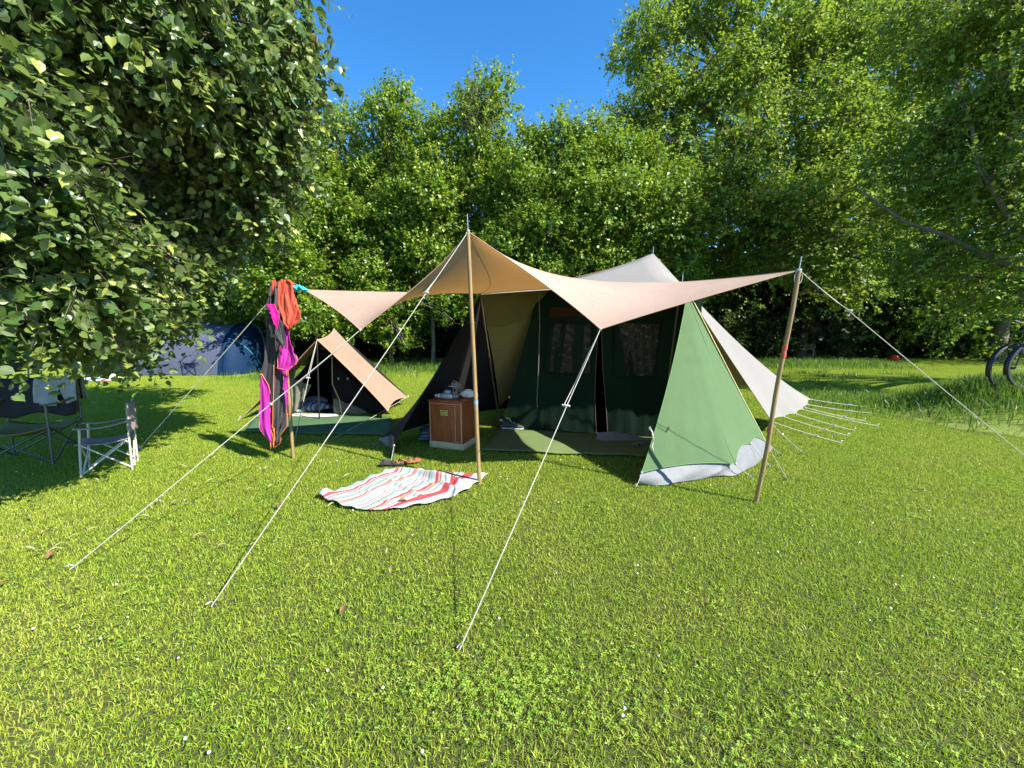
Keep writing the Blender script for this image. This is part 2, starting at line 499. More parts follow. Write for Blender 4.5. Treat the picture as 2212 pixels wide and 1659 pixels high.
def crown(r, blobs, leaf, per_twig, twig_len, density, shoot_up=.25, droop=0.0, shell=.62, templ=OVAL_LEAF, tf=OVAL_F, tintbias=0.0, spread=.5, curl=.25):
    """blobs: (center, (rx,ry,rz), weight). Twigs fill the outer part of every blob; leaves sit along twigs."""
    PV, TW = [], []
    pos_all, ax_all, nr_all, sz_all, ti_all = [], [], [], [], []
    twigs = []
    for bi, (c, rad, w) in enumerate(blobs):
        c = np.array(c); rad = np.array(rad)
        area = 4 * np.pi * ((rad[0] * rad[1]) ** 1.6 / 3 + (rad[0] * rad[2]) ** 1.6 / 3 + (rad[1] * rad[2]) ** 1.6 / 3) ** (1 / 1.6)
        nt = max(4, int(area * density * w))
        d = unit(r.normal(size=(nt, 3)))
        q = shell + (1 - shell) * r.random(nt) ** .7
        # lumpy surface
        l = 1 + .22 * np.sin(d[:, 0] * 5 + bi) * np.cos(d[:, 1] * 6 + bi * 2) + .16 * np.sin(d[:, 2] * 9 + bi * 3)
        p = c + d * rad * (q * l)[:, None]
        dirn = unit(d * .9 + r.normal(size=(nt, 3)) * .45 + np.array([0, 0, shoot_up - droop]))
        L = twig_len * r.uniform(.55, 1.35, nt)
        tb = np.clip(r.normal(.5 + tintbias, .17, nt), 0, 1)
        s = np.linspace(0, 1, per_twig)
        for j in range(per_twig):
            bend = np.array([0, 0, -1.0]) * (s[j] ** 2 * .35 * (droop + .15))
            pp = p + dirn * (L * s[j])[:, None] + bend * L[:, None]
            side = unit(np.cross(dirn, unit(r.normal(size=(nt, 3)))))
            ax = unit(side * 1.0 + dirn * spread + r.normal(size=(nt, 3)) * curl + np.array([0, 0, -.35]))
            nr = unit(np.array([0.0, 0, 1.0]) * .75 + d * .65 + r.normal(size=(nt, 3)) * .42)
            pos_all.append(pp); ax_all.append(ax); nr_all.append(nr)
            sz_all.append(leaf * r.uniform(.45, 1.15, nt) * (1 - .3 * s[j]))
            ti_all.append(np.clip(tb + r.normal(0, .17, nt) + .15 * s[j], 0, 1))
        twigs.append((p - dirn * (L * .5)[:, None], p + dirn * L[:, None]))
    V, F = leaves_np(r, np.concatenate(pos_all), np.concatenate(ax_all), np.concatenate(nr_all), np.concatenate(sz_all), templ, tf)
    T = np.repeat(np.concatenate(ti_all), len(templ))
    return V, F, T, (np.concatenate([a for a, b in twigs]), np.concatenate([b for a, b in twigs]))

def boughs(blobs, seed, k=6, lim=.7, flat=.62, size=.50):
    """each large clump becomes several flattened boughs with gaps between them"""
    rr = random.Random(seed); out = []
    for (c, rad, w) in blobs:
        if rad[0] < lim: out.append((c, rad, w)); continue
        n = int(k * max(1, rad[0]))
        for i in range(n):
            z = 1 - 2 * (i + .5) / n; a = i * 2.39996 + rr.uniform(-.5, .5); q = math.sqrt(max(0, 1 - z * z)); t_ = rr.uniform(.50, .80); s_ = size * rr.uniform(.7, 1.25) / max(1, rad[0]) ** .5
            out.append(((c[0] + rad[0] * q * math.cos(a) * t_, c[1] + rad[1] * q * math.sin(a) * t_, c[2] + rad[2] * z * t_), (rad[0] * s_, rad[1] * s_, rad[0] * s_ * flat), w * 1.25))
        out.append((c, (rad[0] * .45, rad[1] * .45, rad[2] * .45), w * .35))
    return out

def twig_mesh(r, A, B, rad, keep=1.0):
    n = len(A); m = r.random(n) < keep
    A, B = A[m], B[m]; n = len(A)
    d = unit(B - A); u = unit(np.cross(d, np.array([.3, .5, .8]))); w = np.cross(d, u)
    V = np.zeros((n, 6, 3))
    for k in range(3):
        a = 2.094 * k
        o_ = (u * math.cos(a) + w * math.sin(a))
        V[:, k] = A + o_ * rad; V[:, 3 + k] = B + o_ * rad * .35
    base = (np.arange(n) * 6)[:, None]
    F = np.concatenate([base + np.array([[k, (k + 1) % 3, 3 + (k + 1) % 3, 3 + k]]) for k in range(3)], 0)
    return V.reshape(-1, 3), F

M_bark = simple("bark_grey", (.13, .105, .075), .95, var=.35, scale=9, bump=1.0, bscale=26)
M_bark2 = simple("bark_pale", (.24, .20, .13), .95, var=.35, scale=9, bump=1.0, bscale=26)

def limb(mb, a, b, r0, r1, rnd, wob=.12, n=7):
    a = Vector(a); b = Vector(b); L = (b - a).length
    pts = []; off = Vector((0, 0, 0))
    for i in range(n + 1):
        t_ = i / n
        if 0 < i < n: off += Vector((rnd.gauss(0, 1), rnd.gauss(0, 1), rnd.gauss(0, .6))) * L * wob / n
        bow = Vector((0, 0, 1)) * L * .10 * math.sin(t_ * math.pi)
        pts.append(a.lerp(b, t_) + off * (1 - t_ * .4) + bow)
    mb.tube(pts, r0, 8, True, r1)
    return pts

def make_tree(name, label, cat, group, base, fork_h, blobs, mat, seed, trunk_r=.12, leaf=.07, per_twig=8, twig_len=.35, density=9.0,
              bark=None, split=0, split_lim=.7, split_size=.5, limbs=True, limb_k=.4, keep=.5, twig_r=.004, lean=(0, 0), **kw):
    r = np.random.default_rng(seed); rnd = random.Random(seed)
    base = Vector(base)
    root = thing(name, base, label, cat, group)
    V, F, T, (A, B) = crown(r, boughs(blobs, seed, split, lim=split_lim, size=split_size) if split else blobs, leaf, per_twig, twig_len, density, **kw)
    tv, tf_ = twig_mesh(r, A, B, twig_r, keep)
    mesh_np("crown", np.concatenate([V, tv]), [F, tf_ + len(V)], [mat, bark or M_bark], root, tint=np.concatenate([T, np.zeros(len(tv))]))
    mb = MB()
    fork = base + Vector((lean[0], lean[1], fork_h))
    mb.tube([base - Vector((0, 0, .1)), base + Vector((0, 0, .12)), base.lerp(fork, .35) + Vector((rnd.uniform(-.05, .05), 0, 0)), base.lerp(fork, .7) + Vector((rnd.uniform(-.06, .06), 0, 0)), fork],
            [trunk_r * 1.45, trunk_r * 1.12, trunk_r, trunk_r * .92, trunk_r * .85], 12)
    if limbs:
        for (c, rad, w) in blobs:
            c = Vector(c)
            pts = limb(mb, fork - Vector((0, 0, fork_h * .15 * rnd.random())), c, trunk_r * limb_k, trunk_r * .12, rnd)
            for k in range(5):
                d = Vector((rnd.gauss(0, 1), rnd.gauss(0, 1), rnd.gauss(.2, .8))).normalized()
                limb(mb, pts[rnd.choice((4, 5, 6, 7))], c + Vector((d.x * rad[0], d.y * rad[1], d.z * rad[2])) * .8, trunk_r * .16, trunk_r * .04, rnd, n=5)
    mb.build("trunk", bark or M_bark, root)
    return root

# colours: dark core to yellow-green tips
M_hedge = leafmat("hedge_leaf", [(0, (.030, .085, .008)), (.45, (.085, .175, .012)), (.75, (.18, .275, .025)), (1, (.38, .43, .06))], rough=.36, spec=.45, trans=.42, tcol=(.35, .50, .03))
M_shade = leafmat("shade_leaf", [(0, (.008, .020, .004)), (.7, (.020, .040, .008)), (1, (.07, .10, .022))], rough=.5, spec=.3, trans=.2)  # darkened leaves: gloom under the trees put into the colour
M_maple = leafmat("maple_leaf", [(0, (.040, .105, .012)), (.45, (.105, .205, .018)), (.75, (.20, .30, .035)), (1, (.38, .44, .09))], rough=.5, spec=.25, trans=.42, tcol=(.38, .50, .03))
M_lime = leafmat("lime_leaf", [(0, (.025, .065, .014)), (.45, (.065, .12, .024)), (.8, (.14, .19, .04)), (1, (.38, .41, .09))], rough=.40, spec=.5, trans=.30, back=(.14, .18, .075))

rs = random.Random(77)
def blobs_between(u, vtop, vbot, Yd, wid, n, rr=random.Random(5), dep=1.0):
    """a rising stack of clumps; u, v of the axis at distance Yd; wid = half width in metres"""
    out = []
    top = AT(u, vtop, Yd); bot = AT(u, vbot, Yd)
    zt, zb = top.z, max(bot.z, .5)
    for i in range(n):
        t_ = i / max(1, n - 1)
        z = zb + (zt - zb) * t_
        w = wid * (1.12 - .50 * t_ ** 2.2) * rr.uniform(.85, 1.15)
        x = bot.x + rr.uniform(-.35, .35) * wid
        out.append(((x, Yd + rr.uniform(-.5, .5) * dep, z - w * .5 * (t_ > .7)), (w, w * .9, max(.55, w * rr.uniform(.8, 1.1))), 1.0))
    return out

hedge_specs = [
    # u of the stem, v of the top, distance, half width, clumps
    (480, 330, 13.6, 1.6, 6), (590, 310, 12.2, 1.35, 7), (705, 215, 14.2, 1.45, 8), (845, 200, 14.0, 1.35, 8), (935, 235, 13.8, 1.2, 8),
    (1035, 160, 14.2, 1.35, 9), (1125, 255, 13.4, 1.25, 8), (1215, 245, 13.2, 1.3, 8), (1310, 265, 12.9, 1.3, 8), (1410, 320, 12.8, 1.25, 7)]
hedge_labels = [
    "broad green tree behind the blue end of the far tent, left end of the row",
    "leafy tree standing behind the coral towel",
    "green tree with a notched feathery top beside the big overhanging lime tree",
    "tree with a pointed top in the row, between the small tan tent and the sky",
    "slim tree just left of the tallest tree of the row",
    "tallest tree of the row, with a brown clump of dead growth near its top",
    "low gap-filling tree right of the tallest tree of the row",
    "tree of the row rising behind the peak of the white tent roof",
    "tree of the row just left of the big spreading tree",
    "dark tree of the row half behind the big spreading tree"]
for i, ((u, v, Yd, w, n), lab) in enumerate(zip(hedge_specs, hedge_labels)):
    rr = random.Random(i * 7 + 1)
    b = blobs_between(u, v + 30, 640, Yd, w * 1.15, n, rr)
    if i == 3:      # a low spray of leaves hanging in front of the dark hollow
        for (u_, v_, y_, r_0) in ((800, 640, 12.2, .5), (870, 660, 11.9, .45), (850, 705, 11.6, .28), (872, 745, 11.4, .16), (930, 650, 12.0, .5), (770, 690, 12.0, .22), (980, 690, 12.2, .35)):
            b.append((tuple(AT(u_, v_, y_)), (r_0, r_0 * .8, r_0 * .6), .7))
    # feathery tips
    top = AT(u, v, Yd)
    for k in range(4):
        a = rr.uniform(-.75, .75) * w * .8
        b.append(((top.x + a, Yd + rr.uniform(-.3, .3), top.z - .35 - abs(a) * .9 - rr.random() * .3), (.30, .3, .6), .55))
    b.append(((top.x, Yd, top.z - .25), (.16, .16, .42), .8))
    make_tree("tree", lab, "tree", "row of hedge trees behind the tents", (G(u, 790).x * Yd / G(u, 790).y, Yd, 0), 2.2, b, M_hedge, 100 + i,
              trunk_r=.07, leaf=.135, per_twig=9, twig_len=.42, density=24, split=5, shoot_up=.75, shell=.5, keep=.15, twig_r=.004)
    if i == 5:
        rd = np.random.default_rng(5)
        V_, F_, T_, AB_ = crown(rd, [(tuple(AT(1035, 238, Yd - .9)), (.55, .3, .75), 1.0), (tuple(AT(1020, 275, Yd - .9)), (.3, .25, .5), 1.0)], .05, 6, .3, 30, templ=OVAL_LEAF, tf=OVAL_F)
        tv_, tf2_ = twig_mesh(rd, AB_[0], AB_[1], .006, 1.0)
        mesh_np("dead_growth", np.concatenate([V_, tv_]), [F_, tf2_ + len(V_)], [simple("dead_leaf", (.13, .085, .055), .9, var=.4, scale=20), M_bark], [q for q in COL.objects if q.get("label", "").startswith("tallest tree")][0], tint=np.zeros(len(V_) + len(tv_)))
# low bushes that close the foot of the row
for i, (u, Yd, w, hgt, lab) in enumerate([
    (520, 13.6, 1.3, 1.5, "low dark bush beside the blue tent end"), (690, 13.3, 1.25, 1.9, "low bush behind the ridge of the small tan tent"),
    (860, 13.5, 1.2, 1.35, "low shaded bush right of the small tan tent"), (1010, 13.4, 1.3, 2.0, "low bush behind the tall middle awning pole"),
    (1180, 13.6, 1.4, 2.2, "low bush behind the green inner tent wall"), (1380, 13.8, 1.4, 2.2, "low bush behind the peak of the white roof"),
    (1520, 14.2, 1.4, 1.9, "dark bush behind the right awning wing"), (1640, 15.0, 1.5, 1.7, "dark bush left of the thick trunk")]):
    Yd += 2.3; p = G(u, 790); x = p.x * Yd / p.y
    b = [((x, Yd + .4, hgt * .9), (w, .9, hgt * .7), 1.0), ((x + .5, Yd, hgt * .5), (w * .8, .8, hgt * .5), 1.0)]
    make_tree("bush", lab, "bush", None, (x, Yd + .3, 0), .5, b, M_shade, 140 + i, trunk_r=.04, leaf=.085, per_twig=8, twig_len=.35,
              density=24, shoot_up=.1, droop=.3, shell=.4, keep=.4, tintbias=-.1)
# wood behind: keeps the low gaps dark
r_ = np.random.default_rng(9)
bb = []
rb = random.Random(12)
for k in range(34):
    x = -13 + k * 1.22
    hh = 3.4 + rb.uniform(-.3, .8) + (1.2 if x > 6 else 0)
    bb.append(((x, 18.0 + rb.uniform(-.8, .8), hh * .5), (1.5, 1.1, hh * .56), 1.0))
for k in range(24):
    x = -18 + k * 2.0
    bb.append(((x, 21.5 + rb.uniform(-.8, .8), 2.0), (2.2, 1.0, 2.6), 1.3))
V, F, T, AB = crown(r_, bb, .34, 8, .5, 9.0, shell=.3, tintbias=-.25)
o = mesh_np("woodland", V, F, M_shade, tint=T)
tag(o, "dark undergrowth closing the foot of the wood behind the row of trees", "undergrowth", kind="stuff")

# ---- big spreading tree on the right
def P(u, v, Yd): return tuple(AT(u, v, Yd))
bl = []
for (u, v, Yd, rad, w) in [
    (1400, 120, 13.0, 1.25, .9), (1385, 235, 12.6, 1.2, .9), (1455, 40, 13.2, 1.3, .9), (1430, 330, 12.2, 1.3, 1), (1530, 190, 12.2, 1.5, 1), (1560, 30, 13.2, 1.6, .9),
    (1600, 330, 11.2, 1.5, 1), (1500, 440, 11.6, 1.35, .9), (1660, 120, 12.5, 1.6, 1), (1620, 460, 10.6, 1.2, .9), (1720, 260, 11.5, 1.6, 1),
    (1740, 440, 10.4, 1.4, 1), (1700, 560, 10.8, 1.1, 1), (1800, 560, 10.2, 1.05, .9), (1840, 350, 11.2, 1.6, 1), (1800, 130, 12.4, 1.7, 1), (1780, 0, 13.5, 1.8, .9),
    (1900, 480, 9.8, 1.25, .9), (1590, 545, 12.0, 1.0, .8), (1930, 230, 12.0, 1.6, 1), (1900, 60, 13.0, 1.8, .9), (1470, 545, 13.0, .9, .7), (1560, 610, 13.0, .8, .7), (1850, 640, 11.5, .7, .8)]:
    Yd *= 1.17; rad *= 1.17; bl.append((P(u, v, Yd), (rad, rad * .95, rad * .72), w * .62))
tb = G(1737, 776); 
make_tree("tree", "big spreading tree with a thick trunk and limbs, right of the white tent", "tree", None, (tb.x * 1.02, tb.y * 1.02, 0), 2.5, bl, M_maple, 201,
          trunk_r=.36, leaf=.15, per_twig=9, twig_len=.5, density=27, split=5, shoot_up=.45, shell=.5, keep=.6, twig_r=.006, limb_k=.5, bark=M_bark)
# ---- nearer tree entering from the right edge
bl = []
for (u, v, Yd, rad, w) in [
    (2040, 560, 8.6, .85, 1), (2120, 640, 8.2, .7, 1), (2180, 520, 7.6, .9, 1), (2060, 420, 8.6, 1.1, .9), (2180, 360, 7.6, 1.1, .9), (2090, 270, 8.6, 1.2, .9),
    (2200, 180, 8.0, 1.2, .9), (2070, 110, 9.2, 1.3, .9), (2180, 20, 8.6, 1.4, .9), (1990, 340, 9.2, 1.0, .8), (1960, 590, 9.0, .55, 1), (2050, 680, 8.8, .45, 1.1),
    (2240, 620, 7.4, .7, 1), (2300, 420, 7.2, 1.2, .8), (2320, 200, 7.6, 1.4, .8), (1990, 20, 9.8, 1.2, .8), (2340, 30, 8.0, 1.6, .7)]:
    bl.append((P(u, v, Yd), (rad, rad * .95, rad * .62), w * .55))
near_tree = make_tree("tree", "tree reaching in from the right edge above the bicycles, boughs bent low", "tree", None, (14.9, 9.0, 0), 2.6, bl, M_maple, 202,
          trunk_r=.16, leaf=.10, per_twig=10, twig_len=.40, density=42, split=6, shoot_up=.35, shell=.5, keep=.5, twig_r=.005, bark=M_bark2)
mb = MB(); rb2 = random.Random(8)
for path, r0, r1 in (([(2330, 590, 7.4), (2200, 572, 7.5), (2110, 545, 7.8), (2030, 515, 8.1), (1950, 480, 8.4), (1850, 405, 8.8)], .075, .02),
                     ([(2330, 580, 7.3), (2205, 500, 7.5), (2160, 420, 7.6), (2115, 340, 7.8), (2100, 270, 8.0), (2070, 160, 8.3)], .06, .02),
                     ([(2330, 610, 7.6), (2180, 600, 7.9), (2080, 590, 8.3), (1960, 598, 8.8)], .045, .012), ([(2160, 420, 7.6), (2195, 300, 7.6), (2200, 200, 7.9)], .035, .01)):
    mb.tube([AT(u + rb2.uniform(-14, 14), v + rb2.uniform(-12, 12), y) for u, v, y in path], [r0 + (r1 - r0) * i / (len(path) - 1) for i in range(len(path))], 8)
mb.tube([Vector((14.9, 9.0, 2.6)), Vector((12.5, 8.0, 2.9)), AT(2330, 590, 7.4)], [.14, .11, .075], 8)
mb.build("bough", M_bark, near_tree)
# ---- trees beyond to close the right
for i, (u, v, Yd, rad, lab) in enumerate([(1500, 300, 18, 3.0, "tree beyond the wood seen through the gap at the white tent peak"), (1700, 330, 19, 4.2, "dark tree standing behind the big spreading tree"), (2000, 300, 18, 4.5, "tall dark tree behind the bicycles"), (2250, 250, 16, 4.5, "dark tree at the far right behind the bicycles")]):
    c = P(u, v, Yd)
    b = [(c, (rad, rad * .7, rad * 1.0), 1), ((c[0] + rad * .5, Yd - 1, c[2] - rad * .9), (rad * .8, rad * .6, rad * .8), 1), ((c[0] - rad * .6, Yd - 1, c[2] - rad * .8), (rad * .7, rad * .6, rad * .8), 1), ((c[0], Yd - .5, 2.4), (rad, rad * .5, 1.9), 1)]
    make_tree("tree", lab, "tree", None, (c[0], Yd, 0), 2.5, b, M_maple, 210 + i, trunk_r=.25, leaf=.19, per_twig=8, twig_len=.6, density=5.5, shoot_up=.3, keep=.2, tintbias=-.15)
# shaded low plants under the big tree
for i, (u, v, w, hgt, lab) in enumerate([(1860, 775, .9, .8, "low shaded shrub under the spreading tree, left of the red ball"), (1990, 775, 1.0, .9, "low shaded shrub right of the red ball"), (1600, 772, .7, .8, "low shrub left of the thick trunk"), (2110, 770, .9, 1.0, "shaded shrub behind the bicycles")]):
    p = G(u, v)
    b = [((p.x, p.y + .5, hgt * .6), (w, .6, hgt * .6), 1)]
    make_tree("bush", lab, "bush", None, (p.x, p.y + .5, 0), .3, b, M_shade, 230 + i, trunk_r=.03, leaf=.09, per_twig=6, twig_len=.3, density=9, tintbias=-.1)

# ---- overhanging lime tree, front left
bl = []
for (u, v, Yd, rad, w) in [
    # right edge, top to bottom
    (560, 30, 3.9, .50, 1), (600, 120, 3.9, .30, 1), (655, 85, 3.8, .11, 1.3), (560, 200, 3.9, .42, 1), (610, 260, 3.9, .26, 1.1), (575, 350, 4.0, .34, 1), (545, 440, 4.1, .32, 1), (585, 420, 4.0, .16, 1.1),
    (480, 500, 4.1, .36, 1), (430, 590, 3.9, .30, 1), (380, 670, 3.7, .27, 1.1), (330, 735, 3.6, .22, 1.1), (430, 640, 3.8, .16, 1.2), (270, 770, 3.6, .15, 1.2), (400, 730, 4.0, .15, 1.2),
    # upper mass
    (450, 60, 3.4, .50, 1), (330, 40, 3.1, .48, 1), (200, 60, 2.9, .45, 1), (80, 40, 2.7, .45, 1), (450, 190, 3.5, .42, 1), (330, 160, 3.1, .33, 1), (470, 310, 3.8, .40, 1),
    (40, 190, 2.5, .30, 1), (180, 170, 2.8, .28, 1), (20, 330, 2.3, .28, 1), (430, 400, 4.1, .34, .8),
    # lower mass
    (40, 500, 2.5, .30, 1), (150, 510, 2.7, .26, 1), (230, 560, 2.9, .28, 1), (320, 560, 3.2, .28, 1), (110, 600, 2.6, .28, 1), (20, 650, 2.5, .26, 1), (200, 650, 2.8, .26, 1), (290, 650, 3.2, .26, 1),
    (110, 690, 2.7, .20, 1.1), (190, 735, 2.9, .16, 1.2), (40, 715, 2.6, .11, 1.2), (95, 745, 2.7, .09, 1.3), (-80, 400, 2.6, .6, .8), (-80, 100, 2.8, .7, .8), (-60, 620, 2.7, .4, .8),
    # inner, shaded
    (300, 330, 5.2, .9, .6), (180, 400, 5.2, .9, .6), (120, 250, 5.0, .9, .6), (350, 470, 5.4, .8, .6), (250, 620, 5.2, .65, .8), (80, 560, 5.0, .7, .7), (350, 690, 4.9, .40, .9), (230, 720, 4.9, .34, .9), (345, 775, 4.4, .16, 1.1), (300, 795, 4.2, .11, 1.2),
    (460, 260, 5.6, 1.0, .6), (300, 120, 5.5, 1.2, .5)]:
    if v > 480 and u > 220: u -= 34; rad *= .9; v -= 12
    bl.append((P(u, v, Yd), (rad * 1.05, rad * 1.05, rad * .85), w * .8))
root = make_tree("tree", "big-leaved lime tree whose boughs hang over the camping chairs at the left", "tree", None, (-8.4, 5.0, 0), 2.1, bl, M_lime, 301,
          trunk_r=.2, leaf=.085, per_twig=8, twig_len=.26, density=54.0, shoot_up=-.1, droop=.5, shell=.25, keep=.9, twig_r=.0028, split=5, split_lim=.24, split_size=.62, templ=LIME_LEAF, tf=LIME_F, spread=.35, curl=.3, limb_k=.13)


# ------------------------------------------------------------------ stretched cloth
def membrane(pts, tris, n=10, fixed=(), free=(), qb=8.0, qi=1.0, cable=None, load=0.0):
    """tension surface: pts name->point, tris of names. Anchors stay put, edges pull in like a hemmed sheet.
    cable: {(a, b): q} stiffer seams. Returns verts, faces, {(a,b): [points]}"""
    key = {}; co = []; F = []; 
    def vid(p):
        k = (round(p[0], 4), round(p[1], 4), round(p[2], 4))
        if k not in key: key[k] = len(co); co.append(tuple(p))
        return key[k]
    for (a, b, c) in tris:
        A, B, C = Vector(pts[a]), Vector(pts[b]), Vector(pts[c])
        g = {}
        for i in range(n + 1):
            for j in range(n + 1 - i):
                k = n - i - j
                g[i, j] = vid((A * k + B * i + C * j) / n)
        for i in range(n):
            for j in range(n - i):
                F.append((g[i, j], g[i + 1, j], g[i, j + 1]))
                if i + j < n - 1: F.append((g[i + 1, j], g[i + 1, j + 1], g[i, j + 1]))
    cnt = {}
    for f in F:
        for x, y in ((0, 1), (1, 2), (2, 0)):
            e = tuple(sorted((f[x], f[y]))); cnt[e] = cnt.get(e, 0) + 1
    edge_pts = {}
    def chain(a, b):
        A, B = Vector(pts[a]), Vector(pts[b])
        return [vid(A.lerp(B, i / n)) if tuple(round(q, 4) for q in A.lerp(B, i / n)) in key else None for i in range(n + 1)]
    q = {e: (qb if c == 1 else qi) for e, c in cnt.items()}
    for (a, b), val in (cable or {}).items():
        ch = [x for x in chain(a, b) if x is not None]
        for x, y in zip(ch, ch[1:]):
            q[tuple(sorted((x, y)))] = val
    fix = set(vid(tuple(Vector(pts[a]))) for a in pts if a not in free)
    for a, b in fixed: fix |= set(x for x in chain(a, b) if x is not None)
    X = np.array(co); Nn = len(X)
    D = np.zeros((Nn, Nn))
    for (x, y), val in q.items():
        D[x, x] += val; D[y, y] += val; D[x, y] -= val; D[y, x] -= val
    fi = np.array(sorted(fix)); fr = np.array([i for i in range(Nn) if i not in fix])
    rhs = -D[np.ix_(fr, fi)] @ X[fi]
    rhs[:, 2] -= load
    X[fr] = np.linalg.solve(D[np.ix_(fr, fr)], rhs)
    done = {}
    for (a, b, c) in tris:
        for x, y in ((a, b), (b, c), (c, a)):
            done[x, y] = [Vector(X[i]) for i in chain(x, y) if i is not None]
            done[y, x] = list(reversed(done[x, y]))
    return X, np.array(F), done
def sheet(name, mem, mat, parent, t=0.0):
    X, F, ch = mem
    o = mesh_np(name, X, F, mat, parent, smooth=True)
    if t: solidify(o, t)
    return o
def hem(chains, r, mat, parent, name="hem"):
    mb = MB()
    for c in chains: mb.tube(c, r, 6)
    return mb.build(name, mat, parent)

M_peach = canvas("peach_canvas", (.43, .31, .245), trans=.22, tcol=(.66, .31, .09), speck=.42, wrinkle=.22)
M_peach_hem = canvas("peach_hem", (.42, .27, .18), trans=0)
M_tan = canvas("tan_canvas", (.32, .205, .145), trans=.04, tcol=(.5, .25, .08), speck=.0, wrinkle=.3)
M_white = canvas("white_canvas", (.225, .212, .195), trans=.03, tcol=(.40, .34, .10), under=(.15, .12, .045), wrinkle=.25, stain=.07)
M_green = canvas("green_canvas", (.090, .150, .066), trans=.08, tcol=(.10, .25, .05), wrinkle=.3, stain=.09)
M_dkgreen = canvas("dark_green_canvas", (.005, .018, .009), trans=.0, wrinkle=.25, stain=.25)
M_char = canvas("charcoal_canvas", (.020, .018, .018), trans=0, wrinkle=.5, stain=.2)
M_black = canvas("cabin_shade_black", (.012, .011, .012), trans=0, wrinkle=.4)  # near black: shade inside the tents put into the cloth colour
M_olive = canvas("olive_canvas", (.16, .165, .12), trans=.05, wrinkle=.6, stain=.2)
M_pvc = simple("silver_plastic", (.15, .155, .16), .6, var=.14, scale=5, bump=.7, bscale=7, spec=.3)
M_rope = simple("white_cord", (.36, .34, .29), .8, var=.15, scale=80)
M_rope2 = simple("grey_cord", (.48, .50, .40), .8, var=.15, scale=80)
M_plastic_white = simple("white_plastic", (.55, .54, .52), .4)
M_steel = simple("steel", (.50, .50, .48), .35, metal=.9)
M_pole = bpy.data.materials.new("bamboo_varnish")
def _pole():
    nt, nd, lk = nodes_of(M_pole); bs = nd["Principled BSDF"]
    co = objcoord(nt); mp = N(nt, "ShaderNodeMapping"); mp.inputs["Scale"].default_value = (60, 60, 3); lk.new(co, mp.inputs["Vector"])
    f = noise(nt, 1.0, 4, .7, mp.outputs[0]); g = noise(nt, 4, 3, .6, co)
    c = ramp(nt, f, [(.3, (.20, .12, .045)), (.6, (.32, .215, .095)), (.8, (.40, .29, .14))])
    lk.new(mixrgb(nt, mathn(nt, 'MULTIPLY', g, .4), c, (.18, .12, .04)), bs.inputs["Base Color"]); bs.inputs["Roughness"].default_value = .42
_pole()
M_red = simple("red_tape", (.65, .06, .03), .5)
M_blue = simple("blue_tape", (.08, .30, .62), .5)
M_cyan = simple("cyan_cloth", (.02, .42, .62), .7, bump=.4, bscale=30)

def pole(name, base, top, r, label, mat, tapes=(), tip=.12, group=None, cat="pole"):
    root = thing(name, base, label, cat, group)
    base = Vector(base); top = Vector(top); d = (top - base).normalized()
    b = MB(); rr = random.Random(int(abs(base.x) * 100))
    side = d.cross(Vector((1, .3, 0))).normalized()
    pts = [base.lerp(top, i / 12) + side * .006 * math.sin(i * .9 + base.x) for i in range(13)]
    b.tube(pts, [r * (1.08 - .12 * i / 12) for i in range(13)], 10)
    for t_ in (.33, .66):
        q = base.lerp(top, t_); b.tube([q - d * .012 + side * .003, q + d * .012 + side * .003], r * 1.1, 10)
    b.build("shaft", mat, root)
    if tip:
        t = MB(); t.tube([top - d * .01, top + d * tip], .0038, 6); t.tube([top - d * .004, top + d * .012], r * 1.05, 10); t.build("tip_spike", M_steel, root)
    for (t_, m_) in tapes:
        q = base.lerp(top, t_); t = MB(); t.tube([q - d * .016, q + d * .016], r * 1.14, 10); t.build("tape_band", m_, root)
    return root
def peg(mb, p, d):
    p = Vector(p); d = Vector(d); d.z = 0; d.normalize()
    mb.tube([p + d * .02 + Vector((0, 0, .045)), p + Vector((0, 0, .05)), p - d * .015 + Vector((0, 0, .035)), p - d * .05 - Vector((0, 0, .10))], .004, 6)
def guy(name, a, g, label, slider_t=None, double=False, r=.0031, mat=None, group=None, loop=False):
    """cord from a (on the cloth) to the peg at g"""
    a = Vector(a); g = Vector(g) + Vector((0, 0, .02))
    root = thing(name, g, label, "guy rope", group)
    mat = mat or M_rope
    mb = MB(); d = (g - a)
    s = Vector((d.y, -d.x, 0)).normalized()
    if slider_t and double:
        k = a.lerp(g, slider_t)
        mb.tube(sag(a, k, .004, 6), r, 6)
        mb.tube([a, a.lerp(k, .3) + s * .012 - Vector((0, 0, .012)), a.lerp(k, .7) + s * .020 - Vector((0, 0, .02)), k + s * .026 - Vector((0, 0, .008))], r, 6)
        mb.tube(sag(k, g, .006, 10), r, 6)
    else:
        mb.tube(sag(a, g, .01, 14), r, 6)
    if loop:
        mb.tube([a + Vector((.03 * math.cos(t), 0, -.05 + .05 * math.sin(t))) for t in [i * .5 for i in range(14)]], r, 6)
    # knot at the cloth
    mb.lathe(a, [(.002, -.014), (.011, -.006), (.012, .004), (.004, .012)], 8)
    mb.build("cord", mat, root)
    if slider_t:
        k = a.lerp(g, slider_t); b = MB(); dn = d.normalized()
        b.tube([k - s * .022, k - s * .008, k + s * .014, k + s * .034], [.006, .008, .008, .006], 8)
        b.build("slider", M_plastic_white, root)
    b = MB(); peg(b, g - Vector((0, 0, .02)), d); b.build("peg", M_steel, root)
    return root

